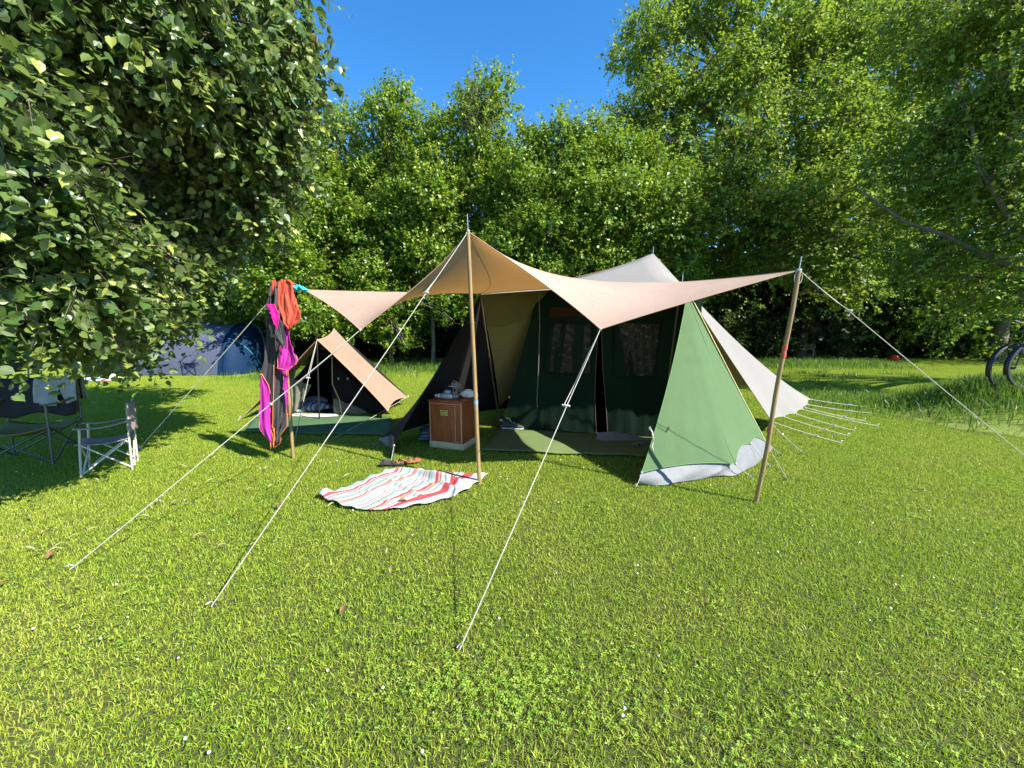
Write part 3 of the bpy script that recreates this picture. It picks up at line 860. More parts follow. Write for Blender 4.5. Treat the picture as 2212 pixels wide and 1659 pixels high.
# ------------------------------------------------------------------ awning (peach tarpaulin)
C_base = G(1036, 1046); C_top = AT(1011, 500, C_base.y + .02)
R_base = G(1634, 1086); R_top = AT(1726, 584, R_base.y - .05)
L_base = G(634, 990);   L_top = AT(606, 622, L_base.y + .05)
TL = AT(1037, 634, 4.70); TR = AT(1474, 609, 4.30)
FL = AT(778, 713, 3.45);  FR = AT(1297, 711, 3.12)
Ltip = AT(656, 626, L_top.y)
aw = thing("awning", (C_base.x, C_base.y, 0), "peach canvas tarpaulin stretched over three poles in front of the green tent", "awning")
pts = {"L": Ltip, "FL": FL, "C": C_top, "FR": FR, "R": R_top, "TR": TR, "TL": TL}
tr_ = [("L", "FL", "TL"), ("FL", "C", "TL"), ("C", "TR", "TL"), ("C", "FR", "TR"), ("FR", "R", "TR")]
mem = membrane(pts, tr_, n=14, qb=42, qi=1.0, cable={("C", "TR"): 1.5, ("FL", "TL"): 1.6, ("TL", "TR"): 60, ("L", "FL"): 170, ("FR", "R"): 170, ("C", "FR"): 90, ("L", "TL"): 90, ("R", "TR"): 60})
sheet("cloth", mem, M_peach, aw)
ch = mem[2]
hem([ch["C", "TL"]], .0022, M_peach_hem, aw, "seam")
hem([ch["L", "FL"], ch["FL", "C"], ch["C", "FR"], ch["FR", "R"], ch["R", "TR"], ch["TR", "TL"], ch["TL", "L"]], .0045, M_peach_hem, aw)
for p_ in (FL, FR, C_top, R_top, TR):
    b = MB(); b.tube([Vector(p_) + Vector((.013 * math.cos(t), .013 * math.sin(t), 0)) for t in [i * math.pi / 4 for i in range(9)]], .003, 5); b.build("grommet", M_steel, aw)
b = MB(); b.tube(sag(L_top, Ltip, .0, 4), .0042, 6); b.build("tie_cord", M_rope, aw)
pole("awning_pole", C_base, C_top, .0175, "tall varnished wooden pole with a blue tape band holding up the awning's middle peak", M_pole, [(.345, M_blue), (.375, M_cyan)], tip=.14, group="wooden awning poles")
pole("awning_pole", R_base, R_top, .0165, "leaning wooden pole with red tape bands under the awning's right wing tip", M_pole, [(.335, M_red), (.66, M_red), (.69, M_red)], tip=.10, group="wooden awning poles")
pole("awning_pole", L_base, L_top, .0165, "wooden pole hung with clothes under the awning's left wing tip", M_pole, [(.27, M_red)], tip=.05, group="wooden awning poles")
GR = "guy ropes of the awning"
guy("guy_rope", C_top + Vector((-.01, -.01, -.02)), G(457, 1318), "white guy rope running down left from the awning's middle peak, pegged in the front lawn", .235, True, group=GR)
guy("guy_rope", FL, G(154, 1236), "white guy rope from the awning's low left front corner, pegged far left in the lawn", .40, True, group=GR)
guy("guy_rope", L_top, G(301, 972), "thin pale guy rope from the pole with the clothes, pegged beside the small taupe chair", None, False, r=.0045, mat=M_rope2, group=GR)
guy("guy_rope", FR, G(993, 1412), "white guy rope from the awning's low right front corner, pegged nearest the camera", .36, True, group=GR)
guy("guy_rope", R_top, G(2330, 1085), "white guy rope from the leaning pole with red bands, running off to the right edge", .16, True, group=GR, loop=True)

# ------------------------------------------------------------------ green and white frame tent
PK = AT(1411, 547, 5.6)
tent = thing("frame_tent", (.8, 5.0, 0), "large tent with white roof, sunlit green side panel and dark open front", "tent")
e = [G(1668, 911, .33), G(1693, 900, .33), G(1719, 894, .34), G(1733, 884, .35), G(1745, 874, .37), G(1753, 863, .39)]
pts = {"P": PK, "TL": TL - Vector((0, -.02, .01)), "TR": TR - Vector((0, -.02, .01)), "Bk": Vector((3.0, 8.3, .45)), "Lb": Vector((-.5, 7.2, .45)), "LB": AT(1078, 876, 5.9)}
for i, q_ in enumerate(e): pts["e%d" % i] = q_
tr_ = [("TL", "TR", "P"), ("TR", "e0", "P")] + [("e%d" % i, "e%d" % (i + 1), "P") for i in range(5)] + [("e5", "Bk", "P"), ("Bk", "Lb", "P"), ("Lb", "LB", "P"), ("LB", "TL", "P")]
cb = {("P", "TL"): 60, ("P", "TR"): 60, ("P", "e0"): 14, ("P", "e5"): 22, ("P", "e2"): 9, ("P", "Bk"): 20, ("P", "Lb"): 20, ("P", "LB"): 20, ("LB", "TL"): 200}
for i in range(5): cb["e%d" % i, "e%d" % (i + 1)] = 160
mem = membrane(pts, tr_, n=11, qb=60, qi=1.0, cable=cb)
sheet("roof", mem, M_white, tent)
ch = mem[2]
hem([ch["TR", "e0"], ch["TL", "TR"]] + [ch["e%d" % i, "e%d" % (i + 1)] for i in range(5)], .004, simple("roof_hem", (.32, .28, .2), .9), tent, "roof_hem")
lin = membrane({"TL": TL - Vector((0, -.05, .04)), "LB": AT(1078, 876, 5.9) - Vector((0, .02, .02)), "P": PK - Vector((.03, 0, .06))}, [("TL", "LB", "P")], n=10, qb=200, qi=1)
sheet("roof_underside_tint", lin, canvas("light_through_tan", (.20, .165, .065), trans=.0, tcol=(.3, .24, .08)), tent)  # added sheet: tan of light coming through the roof put into its colour
# pole tips
b = MB(); b.tube([PK - Vector((0, 0, .05)), PK + Vector((0, 0, .09))], .005, 6); b.build("ridge_spike", M_steel, tent)
b = MB(); b.tube([TR, TR + Vector((0, 0, .08))], .004, 6); b.build("ridge_spike", M_steel, tent)
b = MB(); b.tube([TL, G(1081, 930)], .011, 8); b.build("front_pole", simple("dark_steel_pole", (.10, .085, .06), .4, metal=.6), tent)
b = MB(); b.tube([TR + Vector((.0, .04, -.02)), Vector((TR.x - .1, TR.y + .1, 0))], .011, 8); b.build("front_pole", simple("dark_steel_pole", (.10, .085, .06), .4, metal=.6), tent)
# sunlit green side panel
A_g = G(1381, 1050); A_p = AT(1386, 1021, A_g.y)
M_g = G(1590, 1031); M_p = AT(1589, 1002, M_g.y + .02)
R_g = G(1667, 972); R_p = AT(1656, 957, R_g.y)
TRp = AT(1484, 634, TR.y)
mid = lambda a, b, t=.5: Vector(a).lerp(Vector(b), t)
s1 = AT(1622, 958, (M_p.y + R_p.y) / 2); 
mem = membrane({"T": TRp, "A": A_p, "M": M_p, "S": s1, "R": R_p}, [("T", "A", "M"), ("T", "M", "S"), ("T", "S", "R")], n=16, qb=5, qi=1,
               cable={("T", "M"): 20, ("A", "M"): 150, ("T", "A"): 90, ("T", "R"): 90, ("M", "S"): 60, ("S", "R"): 60})
# folds radiating from the top
X, F, ch = mem
for i in range(len(X)):
    d = Vector(X[i]) - TRp; L = d.length
    if L > .02:
        ang = math.atan2(d.x, -d.z)
        fall = math.exp(-((L - .35) / .45) ** 2) * .010 + .003
        X[i][1] += fall * math.sin(ang * 46) * min(1, L * 4)
sheet("side_panel", (X, F, ch), M_green, tent)
hem([ch["T", "A"], ch["A", "M"], ch["M", "S"], ch["S", "R"], ch["T", "R"]], .0035, simple("green_hem", (.10, .21, .07), .9), tent, "panel_hem")
hem([ch["T", "M"], ch["T", "S"]], .0018, simple("green_seam", (.06, .13, .045), .9), tent, "seam")
b = MB(); b.tube(sag(AT(1500, 655, TR.y + .05), mid(R_p, TRp, .30), .0, 6), .006, 6); b.tube(sag(mid(R_p, TRp, .30), R_p, 0, 6), .005, 6); b.build("panel_batten", simple("yellow_webbing", (.60, .52, .26), .8), tent)
# plastic mud flap below the panel
def flap(top, ground_pts, mat, name, seedv):
    rr = random.Random(seedv); rows = []; n = len(top)
    def gp(t_):
        x = t_ * (len(ground_pts) - 1); i = min(int(x), len(ground_pts) - 2); return ground_pts[i].lerp(ground_pts[i + 1], x - i)
    K = 7
    ph = [rr.uniform(0, 6) for _ in range(4)]
    for k in range(K + 1):
        s_ = k / K; row = []
        for i, p_ in enumerate(top):
            t_ = i / (n - 1); g_ = gp(t_) + Vector((0, 0, .02))
            q_ = (p_ + Vector((0, .035, .02))).lerp(g_, min(1, s_ * 1.02))
            q_ += Vector((0, -1, 0)) * (.012 * max(0, math.sin(math.pi * (s_ - .3) / .7)) * (1 + .9 * math.sin(t_ * 17 + ph[0]) + .6 * math.sin(t_ * 41 + ph[1] + s_ * 3))) * (1 if 0 < s_ else 0)
            q_.z = max(q_.z + .006 * math.sin(t_ * 29 + ph[2]) * s_, .012)
            row.append(q_)
        rows.append(row)
    m_ = MB(); m_.grid(rows); return m_.build(name, mat, tent)
topc = ch["A", "M"] + ch["M", "S"][1:] + ch["S", "R"][1:]
flap(topc, [G(1379, 1050), G(1440, 1052), G(1500, 1040), G(1560, 1032), G(1592, 1030), G(1628, 1010), G(1652, 990), G(1670, 970)], M_pvc, "mud_flap", 3)
# toggle and strap on the panel's free edge
b = MB(); q_ = AT(1404, 925, A_p.y + .1)
b.tube([q_, q_ + Vector((.015, -.02, -.03)), q_ + Vector((.03, -.02, -.10)), q_ + Vector((.02, -.02, -.17)), q_ + Vector((.045, -.02, -.23))], .008, 6)
b.lathe(q_, [(.004, -.02), (.014, 0), (.004, .02)], 8); b.build("tie_strap", simple("cream_webbing", (.62, .58, .44), .8), tent)
# shaded left panel: narrow facet at the front and the long facet behind it
F_g = G(853, 992); F_p = AT(851, 962, F_g.y); K_p = AT(822, 948, G(822, 957).y); Q_p = Vector((.0, 6.5, .06))
mem = membrane({"T": TL - Vector((.0, .0, .02)), "F": F_p, "K": K_p, "Q": Q_p}, [("T", "F", "K"), ("T", "K", "Q")], n=14, qb=60, qi=1, cable={("T", "K"): 25, ("T", "F"): 60, ("T", "Q"): 300})
sheet("side_panel", mem, M_char, tent)["label"] = "side panel in shade, charcoal on its inner face"
ch = mem[2]
b = MB(); rows = []
for k in range(6):
    s_ = k / 5
    rows.append([p_.lerp(Vector((p_.x * 1.01, p_.y - .02, 0.012)), s_) + Vector((0, -.02 * math.sin(3 * s_ + i), 0)) for i, p_ in enumerate(ch["F", "K"])])
b.grid(rows); b.build("mud_flap", simple("dark_plastic_flap", (.06, .06, .07), .45, bump=.8, bscale=14), tent)
# inner tent wall with door slit
a0 = G(1083, 927); b0 = Vector((2.35, 4.72, 0))
wt = AT(1165, 624, 5.12); wtr = Vector((2.30, 4.78, 1.98))
def wall_pt(s_, t_):
    """s_ 0..1 left to right along the base, t_ 0..1 up"""
    base = a0.lerp(b0, s_); top = wt.lerp(wtr, s_)
    p_ = base.lerp(top, t_)
    p_.y += .012 * math.sin(s_ * 37) * (1 - abs(2 * t_ - 1) ** 3) + .008 * math.sin(s_ * 90 + t_ * 5)
    return p_
def s_at(u, t_):
    lo, hi = 0., 1.
    for _ in range(30):
        m_ = (lo + hi) / 2; q_ = wall_pt(m_, t_)
        # picture column of that point
        f_ = Vector((0, CP, -SP)); d_ = q_ - Vector((0, 0, EYE)); uu = 1106 + FOC * d_.x / d_.dot(f_)
        if uu < u: lo = m_
        else: hi = m_
    return lo
rows1, rows2 = [], []
NV = 18
for k in range(NV + 1):
    t_ = k / NV
    sl = s_at(1288 - 3 * math.sin(t_ * 6) + (1 - t_) * 0, t_); sr = s_at(1312 - 12 * min(1, t_ * 2.2) + 2 * math.sin(t_ * 5), t_)
    zb = .03 if True else 0
    rows1.append([wall_pt(sl * i / 20, t_) + Vector((0, 0, zb * (1 - t_))) for i in range(21)])
    rows2.append([wall_pt(sr + (1 - sr) * i / 20, t_) + Vector((0, 0, zb * (1 - t_))) for i in range(21)])
b = MB(); b.grid(rows1); b.build("inner_wall", M_dkgreen, tent)
b = MB(); b.grid(rows2); b.build("inner_wall", M_dkgreen, tent)
# zips and the pale upright cord
M_zip = simple("zip_tape", (.10, .075, .06), .7)
b = MB(); b.tube([r_i[-1] + Vector((0, -.006, 0)) for r_i in rows1], .005, 5); b.build("zip", M_zip, tent)
b = MB(); b.tube([r_i[0] + Vector((0, -.006, 0)) for r_i in rows2], .005, 5); b.build("zip", M_zip, tent)
b = MB(); b.tube([AT(1164, 632, 4.95), AT(1166, 700, 4.95), AT(1163, 800, 4.95), AT(1160, 860, 4.96), G(1161, 915) + Vector((0, 0, .04))], .0055, 6)
b.build("inner_cord", simple("dull_cord", (.16, .15, .13), .8), tent)
# inner cabin behind the wall, interior shade put into its black colour
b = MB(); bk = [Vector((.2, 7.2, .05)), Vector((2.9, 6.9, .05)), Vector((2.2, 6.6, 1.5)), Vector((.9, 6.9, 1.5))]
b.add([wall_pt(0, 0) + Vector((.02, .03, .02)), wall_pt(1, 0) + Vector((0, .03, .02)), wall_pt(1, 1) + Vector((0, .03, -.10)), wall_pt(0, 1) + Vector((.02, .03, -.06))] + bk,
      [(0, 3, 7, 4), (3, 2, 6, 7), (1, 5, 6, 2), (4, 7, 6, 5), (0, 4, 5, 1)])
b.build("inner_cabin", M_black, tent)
# threshold of the inner groundsheet
b = MB(); b.grid([[G(1290, 934, .13), G(1330, 932, .11), G(1370, 940, .07), G(1402, 948, .05)], [G(1288, 951, .03), G(1330, 953, .03), G(1370, 955, .03), G(1410, 957, .03)]]); b.build("door_sill", M_pvc, tent)
# windows of clear foil with curtains behind
M_foil = bpy.data.materials.new("window_foil")
def _foil():
    nt, nd, lk = nodes_of(M_foil); bs = nd["Principled BSDF"]; co = objcoord(nt)
    bs.inputs["Base Color"].default_value = (.03, .032, .02, 1); bs.inputs["Roughness"].default_value = .12; bs.inputs["Specular IOR Level"].default_value = .45
    bs.inputs["Coat Weight"].default_value = .15; bs.inputs["Coat Roughness"].default_value = .08
    bn = N(nt, "ShaderNodeBump"); bn.inputs["Strength"].default_value = 1.0; bn.inputs["Distance"].default_value = .06
    mp = N(nt, "ShaderNodeMapping"); mp.inputs["Scale"].default_value = (1.3, 1, .22); lk.new(co, mp.inputs["Vector"])
    lk.new(noise(nt, 22, 4, .65, mp.outputs[0], 2.4), bn.inputs["Height"]); lk.new(bn.outputs[0], bs.inputs["Normal"])
_foil()
def window(corners, curtains, lab=None):
    n = 16; rows = []
    a_, b_, c_, d_ = corners      # bottom-left, bottom-right, top-right, top-left
    for i in range(n + 1):
        r_i = []
        for j in range(n + 1):
            p_ = a_.lerp(b_, j / n).lerp(d_.lerp(c_, j / n), i / n)
            p_.y += .010 * math.sin(j * 1.9 + i * .4) + .006 * math.sin(i * 2.1 + j)
            r_i.append(p_)
        rows.append(r_i)
    m_ = MB(); m_.grid(rows); w_ = m_.build("window", M_foil, tent)
    f_ = MB()
    off = Vector((0, -.008, 0))
    f_.tube([q_ + off for q_ in (a_, b_, c_, d_, a_)], .006, 5); f_.build("frame", M_dkgreen, w_)
    for cpts in curtains:
        m_ = MB(); k = len(cpts) // 2
        rows = []
        for i in range(9):
            t_ = i / 8
            L_ = cpts[0].lerp(cpts[3], t_); R_ = cpts[1].lerp(cpts[2], t_)
            rows.append([L_.lerp(R_, j / 6) + Vector((0, -.022 + .006 * math.sin(j * 2), 0)) for j in range(7)])
        m_.grid(rows); m_.build("curtain", M_dkgreen, w_)
    return w_
def W(u, v, off=.022):
    # point on the inner wall seen at (u, v)
    t_ = .5
    for _ in range(25):
        q_ = wall_pt(s_at(u, t_), t_); d_ = q_ - Vector((0, 0, EYE)); vv = 829.5 - FOC * (d_.y * SP + d_.z * CP) / (d_.y * CP - d_.z * SP)
        t_ = min(max(t_ + (vv - v) / 330, 0), 1)
    return q_ + Vector((0, -off, 0))
window([W(1178, 803), W(1275, 808), W(1276, 700), W(1190, 698)],
       [[W(1188, 804), W(1207, 806), W(1222, 699), W(1213, 699)], [W(1236, 807), W(1252, 807), W(1262, 700), W(1240, 700)], [W(1176, 804), W(1184, 804), W(1196, 699), W(1188, 698)]])
window([W(1326, 812), W(1410, 812), W(1424, 700), W(1326, 697)],
       [[W(1326, 812), W(1352, 812), W(1334, 700), W(1326, 699)]])
b = MB(); b.grid([[W(1186, 684), W(1286, 683)], [W(1190, 664), W(1286, 665)]]); b.build("window_valance", canvas("rust_canvas", (.05, .016, .006), trans=0), tent)
# lower cords and pegs of the eave: each cord stays part of the tent's rigging, pegged in the lawn
GE = "short guy ropes of the white roof's eave"
ends = [((1817, 960), 0), ((1832, 944), 1), ((1846, 933), 2), ((1897, 923), 3), ((1868, 912), 3.4), ((1882, 895), 4), ((1876, 881), 5)]
eave_labels = ["nearest of the short cords fanning out from the white roof's low eave", "second-nearest short cord fanning out from the low eave", "third short cord from the front at the low eave",
               "longest of the short cords fanning out from the low eave", "short cord just behind the longest one at the low eave", "second-farthest short cord at the low eave", "farthest short cord at the tip of the low eave"]
for (uv, i), lab in zip(ends, eave_labels):
    i0 = int(i); st = e[i0].lerp(e[min(i0 + 1, 5)], i - i0)
    guy("guy_rope", st, G(*uv), "white " + lab if len(lab.split()) < 15 else lab, .62, False, r=.0038, group=GE)
guy("guy_rope", e[0] + Vector((-.02, -.02, -.02)), G(1737, 984), "thin cord with a dangling knot from the roof corner behind the green panel", .35, False, r=.0035, group="short pegging cords of the green panel")
GP = "short pegging cords of the green panel"
guy("guy_rope", R_p, G(1701, 1040), "cord from the green panel's rear corner pegged right of the pole with red bands", None, r=.0035, group=GP)
guy("guy_rope", R_p + Vector((0, .05, .02)), G(1690, 987), "short cord from the green panel's rear corner pegged beside the white roof's edge", None, r=.0035, group=GP)
guy("guy_rope", s1, G(1664, 1012), "very short cord at the scalloped hem of the green panel", None, r=.0035, group=GP)
guy("guy_rope", M_p, G(1623, 1034), "short cord at the green panel's lower middle corner", None, r=.0035, group=GP)
guy("guy_rope", A_p, G(1374, 1056), "tiny cord pegging the green panel's front corner", None, r=.0035, group=GP)
guy("guy_rope", F_p, G(845, 998), "short cord pegging the dark left panel's front corner beside the sandals", None, r=.0035, group="short pegging cords of the dark panel")
guy("guy_rope", K_p, G(808, 966), "thin short cord pegging the dark left panel, left of its tip", None, r=.003, group="short pegging cords of the dark panel")

# mat inside the open front
def flat(name, poly, z, mat, th=.006, amp=.006, nx=26, ny=14, parent=None, fr=3.0):
    """poly: four corners; a thin mat with gentle waves"""
    a_, b_, c_, d_ = [Vector(p_) for p_ in poly]; rows = []
    for i in range(ny + 1):
        r_i = []
        for j in range(nx + 1):
            p_ = a_.lerp(b_, j / nx).lerp(d_.lerp(c_, j / nx), i / ny)
            e_ = .012 * math.sin(j * .9) * (1 if i in (0, ny) else 0)
            p_ = p_ + Vector((0, e_, 0)); p_.z = z + amp * math.sin(p_.x * fr * 2 + 1) * math.cos(p_.y * fr * 3)
            r_i.append(p_)
        rows.append(r_i)
    m_ = MB(); m_.grid(rows); o_ = m_.build(name, mat, parent); solidify(o_, th); return o_
M_mat = canvas("mat_green", (.12, .165, .06), trans=0, wrinkle=.6, stain=.2, rough=.8)
o = flat("tent_mat", [G(1040, 978), G(1398, 992), G(1420, 950), G(1075, 930)], .036, M_mat)
tag(o, "olive green mat spread on the grass inside the open tent front", "mat")
M_mat2 = canvas("mat_blue_green", (.07, .135, .06), trans=0, wrinkle=.6, stain=.15, rough=.75)

# ------------------------------------------------------------------ small tan tent
st = thing("ridge_tent", (G(690, 909).x, 6.2, 0), "small tan ridge tent with open dark entrance behind the hanging clothes", "tent")
pb = G(690, 909); yb = pb.y
RF = AT(685, 734, yb - .02); RB = AT(722, 709, yb + 1.5)
BF = AT(838, 888, yb - .05); BB = AT(882, 859, yb + 1.25)
LFp = AT(517, 908, G(517, 909).y + .0); LBp = Vector((-4.5, yb + 1.45, .2))
mem = membrane({"RF": RF, "RB": RB, "BF": BF, "BB": BB}, [("RF", "BF", "BB"), ("RF", "BB", "RB")], n=14, qb=70, qi=1.3, cable={("RF", "RB"): 150, ("RB", "BB"): 28, ("RF", "BB"): 1.3})
sheet("fly_side", mem, M_tan, st)
hem([mem[2]["RF", "BF"], mem[2]["RF", "RB"], mem[2]["BF", "BB"]], .006, simple("tan_hem", (.42, .27, .15), .9), st, "fly_hem")
mem = membrane({"RF": RF, "RB": RB, "BF": LFp, "BB": LBp}, [("RF", "BF", "BB"), ("RF", "BB", "RB")], n=12, qb=70, qi=1.3)
sheet("fly_side", mem, M_tan, st)
hem([mem[2]["RF", "BF"]], .006, simple("tan_hem", (.42, .27, .15), .9), st, "fly_hem")
b = MB(); b.tube([pb, RF + Vector((0, 0, .10))], .012, 8); b.build("tent_pole", simple("black_pole", (.03, .03, .035), .35, metal=.5), st)
b = MB(); b.tube([RB - Vector((0, 0, 1.2)), RB + Vector((0, 0, .05))], .01, 8); b.build("tent_pole", simple("black_pole", (.03, .03, .035), .35, metal=.5), st)
# inner cabin under the fly, walls coloured black for the shade inside
iy = yb + .45
b = MB()
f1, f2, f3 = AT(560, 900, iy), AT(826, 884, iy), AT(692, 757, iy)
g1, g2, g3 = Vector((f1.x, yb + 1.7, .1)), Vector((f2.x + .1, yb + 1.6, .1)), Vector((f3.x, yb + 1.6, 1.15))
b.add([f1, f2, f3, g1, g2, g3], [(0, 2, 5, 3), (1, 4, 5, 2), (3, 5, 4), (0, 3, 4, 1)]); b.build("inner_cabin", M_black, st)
# doors hanging at both sides of the entrance
def quadsheet(name, c4, mat, parent, amp=.012, nx=10, ny=10, ph=0.0):
    a_, b_, c_, d_ = c4; rows = []
    for i in range(ny + 1):
        rows.append([a_.lerp(b_, j / nx).lerp(d_.lerp(c_, j / nx), i / ny) + Vector((0, amp * math.sin(j * 1.6 + i * .5 + ph), 0)) for j in range(nx + 1)])
    m_ = MB(); m_.grid(rows); return m_.build(name, mat, parent)
dy = iy - .06
quadsheet("door_flap", [AT(620, 898, dy), AT(645, 884, dy), AT(671, 832, dy), AT(622, 812, dy)], M_olive, st, .03)
quadsheet("door_flap", [AT(720, 903, dy), AT(802, 893, dy), AT(756, 873, dy), AT(722, 861, dy)], M_olive, st, .03, ph=1)
quadsheet("cabin_wall", [AT(537, 910, dy + .03), AT(622, 905, dy + .03), AT(640, 790, dy + .03), AT(622, 812, dy + .03)], M_olive, st, .01)
quadsheet("cabin_wall", [AT(718, 905, dy + .03), AT(848, 898, dy + .03), AT(826, 880, dy + .05), AT(716, 780, dy + .05)], M_black, st, .01)
quadsheet("door_sill", [G(630, 912, .02), G(735, 912, .02), AT(728, 894, dy - .01), AT(622, 893, dy - .01)], simple("sill_white", (.55, .54, .54), .6), st, .008)
b = MB(); b.tube([AT(717, 770, dy - .02), AT(718, 830, dy - .02), AT(734, 865, dy - .02), AT(739, 900, dy - .02)], .008, 6); b.build("door_trim", simple("cream_trim", (.55, .42, .28), .8), st)
for u in (731, 751):
    b = MB(); b.lathe(AT(u, 818, dy - .03), [(.003, -.02), (.012, -.01), (.008, .02)], 6); b.build("toggle", M_plastic_white, st)
o = flat("tent_mat", [G(528, 938), G(846, 945), G(846, 904), G(548, 905)], .035, M_mat2)
tag(o, "blue-green mat on the grass in front of the small tan tent", "mat")
GS = "guy ropes of the small tan tent"
guy("guy_rope", RF, G(637, 953), "white cord with a slider from the small tan tent's front pole to the lawn", .42, True, r=.004, group=GS)
guy("guy_rope", AT(882, 856, yb + 1.2), G(714, 954), "thin grey cord crossing low in front of the small tan tent's right side", None, r=.003, mat=M_rope2, group=GS)
guy("guy_rope", LFp + Vector((.02, 0, .06)), G(512, 913), "short cord at the far left hem of the small tan tent", None, r=.004, group=GS)
# bedding in the entrance
def lump(name, c, rad, mat, seed, label=None, cat=None, parent=None, group=None, fold=.25, n=20, m=12, flat_bottom=True):
    rr = random.Random(seed); ph = [rr.uniform(0, 6.28) for _ in range(6)]; rows = []
    for i in range(m + 1):
        th = math.pi * i / m; r_i = []
        for j in range(n + 1):
            a_ = 2 * math.pi * (j % n) / n
            k = 1 + fold * (.5 * math.sin(3 * a_ + ph[0] + th * 2) + .35 * math.sin(7 * a_ + ph[1] - th * 3) + .25 * math.sin(11 * a_ + ph[2] + th * 5)) * math.sin(th)
            z = math.cos(th) * rad[2] * (1 + .2 * fold * math.sin(5 * a_ + ph[3]))
            if flat_bottom and z < -rad[2] * .55: z = -rad[2] * .55
            r_i.append(Vector((c[0] + math.sin(th) * math.cos(a_) * rad[0] * k, c[1] + math.sin(th) * math.sin(a_) * rad[1] * k, c[2] + z)))
        rows.append(r_i)
    m_ = MB(); m_.grid(rows); o_ = m_.build(name, mat, parent)
    if label: tag(o_, label, cat, group)
    return o_
def striped(name, cols, scale, axis=0, rough=.85):
    m = bpy.data.materials.new(name); nt, nd, lk = nodes_of(m); bs = nd["Principled BSDF"]
    co = objcoord(nt); sp = N(nt, "ShaderNodeSeparateXYZ"); lk.new(co, sp.inputs[0])
    f = mathn(nt, 'FRACT', mathn(nt, 'ADD', mathn(nt, 'MULTIPLY', sp.outputs[axis], scale), mathn(nt, 'MULTIPLY', noise(nt, 3, 2, .5, co), .5)))
    c = ramp(nt, f, [(i / len(cols), cc) for i, cc in enumerate(cols)], 'CONSTANT'); lk.new(c, bs.inputs["Base Color"]); bs.inputs["Roughness"].default_value = rough
    return m
sb = G(668, 897, .12)
lump("sleeping_bag", AT(668, 882, dy + .45), (.34, .25, .13), striped("blue_white_stripe", [(.12, .15, .28), (.55, .56, .62), (.16, .19, .32), (.60, .6, .62)], 7, 0), 5, "crumpled blue and white striped sleeping bag in the small tent's entrance", "sleeping bag", fold=.4)
lump("pillow", AT(680, 868, dy + .7), (.24, .16, .11), simple("lilac_cloth", (.38, .36, .46), .9, bump=.5, bscale=20), 8, "lilac grey pillow on the sleeping bag in the small tent", "pillow", fold=.2)

# ------------------------------------------------------------------ cabinet and the things on it
M_mahog = bpy.data.materials.new("mahogany")
def _mah():
    nt, nd, lk = nodes_of(M_mahog); bs = nd["Principled BSDF"]; co = objcoord(nt)
    mp = N(nt, "ShaderNodeMapping"); mp.inputs["Scale"].default_value = (14, 14, 1.6); lk.new(co, mp.inputs["Vector"])
    f = noise(nt, 2.2, 5, .65, mp.outputs[0], 1.0)
    lk.new(ramp(nt, f, [(.25, (.15, .032, .008)), (.55, (.27, .065, .016)), (.8, (.36, .11, .032))]), bs.inputs["Base Color"]); bs.inputs["Roughness"].default_value = .4
_mah()
M_edge = simple("worn_wood_edge", (.50, .26, .16), .6)
M_pine = simple("pine", (.50, .38, .22), .75, var=.25, scale=5, bump=.3)
M_brass = simple("old_brass", (.42, .42, .16), .38, metal=.7, var=.3, scale=40)
q0, q1 = G(922, 972), G(1001, 975)
fx = Matrix.Rotation(math.radians(-13), 3, 'Z') @ (q1 - q0); wdt = fx.length * 1.02; fx.normalize(); fy = Vector((-fx.y, fx.x, 0)); q0 = q1 - fx * wdt
q2 = G(1040, 955); sd = (q2 - q1)
rotc = Matrix((fx, fy, Vector((0, 0, 1)))).transposed()
cab = thing("cabinet", (q0 + q1) / 2, "mahogany cabinet with a recessed brass handle standing under the awning", "cabinet")
dpt = .43
skew = sd.dot(fx) * .0
def cb(x, y, z): return (q0 + q1) / 2 + fx * x + fy * y + Vector((0, 0, z))
h0 = .085
ht = (AT(1000, 868, q1.y).z)
hb = ht - h0 - .02
w2 = wdt - .025
b = MB(); b.box(cb(0, dpt / 2 + .005, h0 + hb / 2), (w2, dpt - .01, hb), ax=rotc, bevel=.004); b.build("body", M_mahog, cab)
b = MB(); b.box(cb(0, dpt / 2, h0 + hb + .0105), (w2 + .03, dpt + .02, .019), ax=rotc, bevel=.006); b.build("top_board", M_mahog, cab)
b = MB()
b.box(cb(0, .006, h0 / 2), (wdt, .02, h0), ax=rotc, bevel=.003); b.box(cb(wdt / 2 - .012, dpt / 2, h0 / 2 - .002), (.022, dpt - .03, h0 - .006), ax=rotc, bevel=.003)
b.box(cb(-wdt / 2 + .012, dpt / 2, h0 / 2 - .002), (.022, dpt - .03, h0 - .006), ax=rotc, bevel=.003); b.build("plinth", M_pine, cab)
b = MB()
fz = h0 + hb / 2
b.box(cb(-w2 / 2 + .006, -.003, fz), (.010, .008, hb - .01), ax=rotc); b.box(cb(w2 / 2 - .006, -.003, fz), (.010, .008, hb - .01), ax=rotc)
b.box(cb(w2 / 2 - .085, -.002, fz), (.006, .006, hb - .05), ax=rotc); b.box(cb(0, -.002, h0 + hb - .018), (w2 - .03, .006, .006), ax=rotc); b.box(cb(w2 / 2 - .046, -.002, h0 + .02), (.072, .006, .006), ax=rotc)
b.build("moulding", M_edge, cab)
hx = -.012; hz_ = h0 + hb - .125
b = MB()
b.box(cb(hx, -.006, hz_ + .030), (.10, .012, .010), ax=rotc, bevel=.003); b.box(cb(hx, -.006, hz_ - .030), (.10, .012, .010), ax=rotc, bevel=.003)
b.box(cb(hx - .045, -.006, hz_), (.010, .012, .052), ax=rotc, bevel=.003); b.box(cb(hx + .045, -.006, hz_), (.010, .012, .052), ax=rotc, bevel=.003)
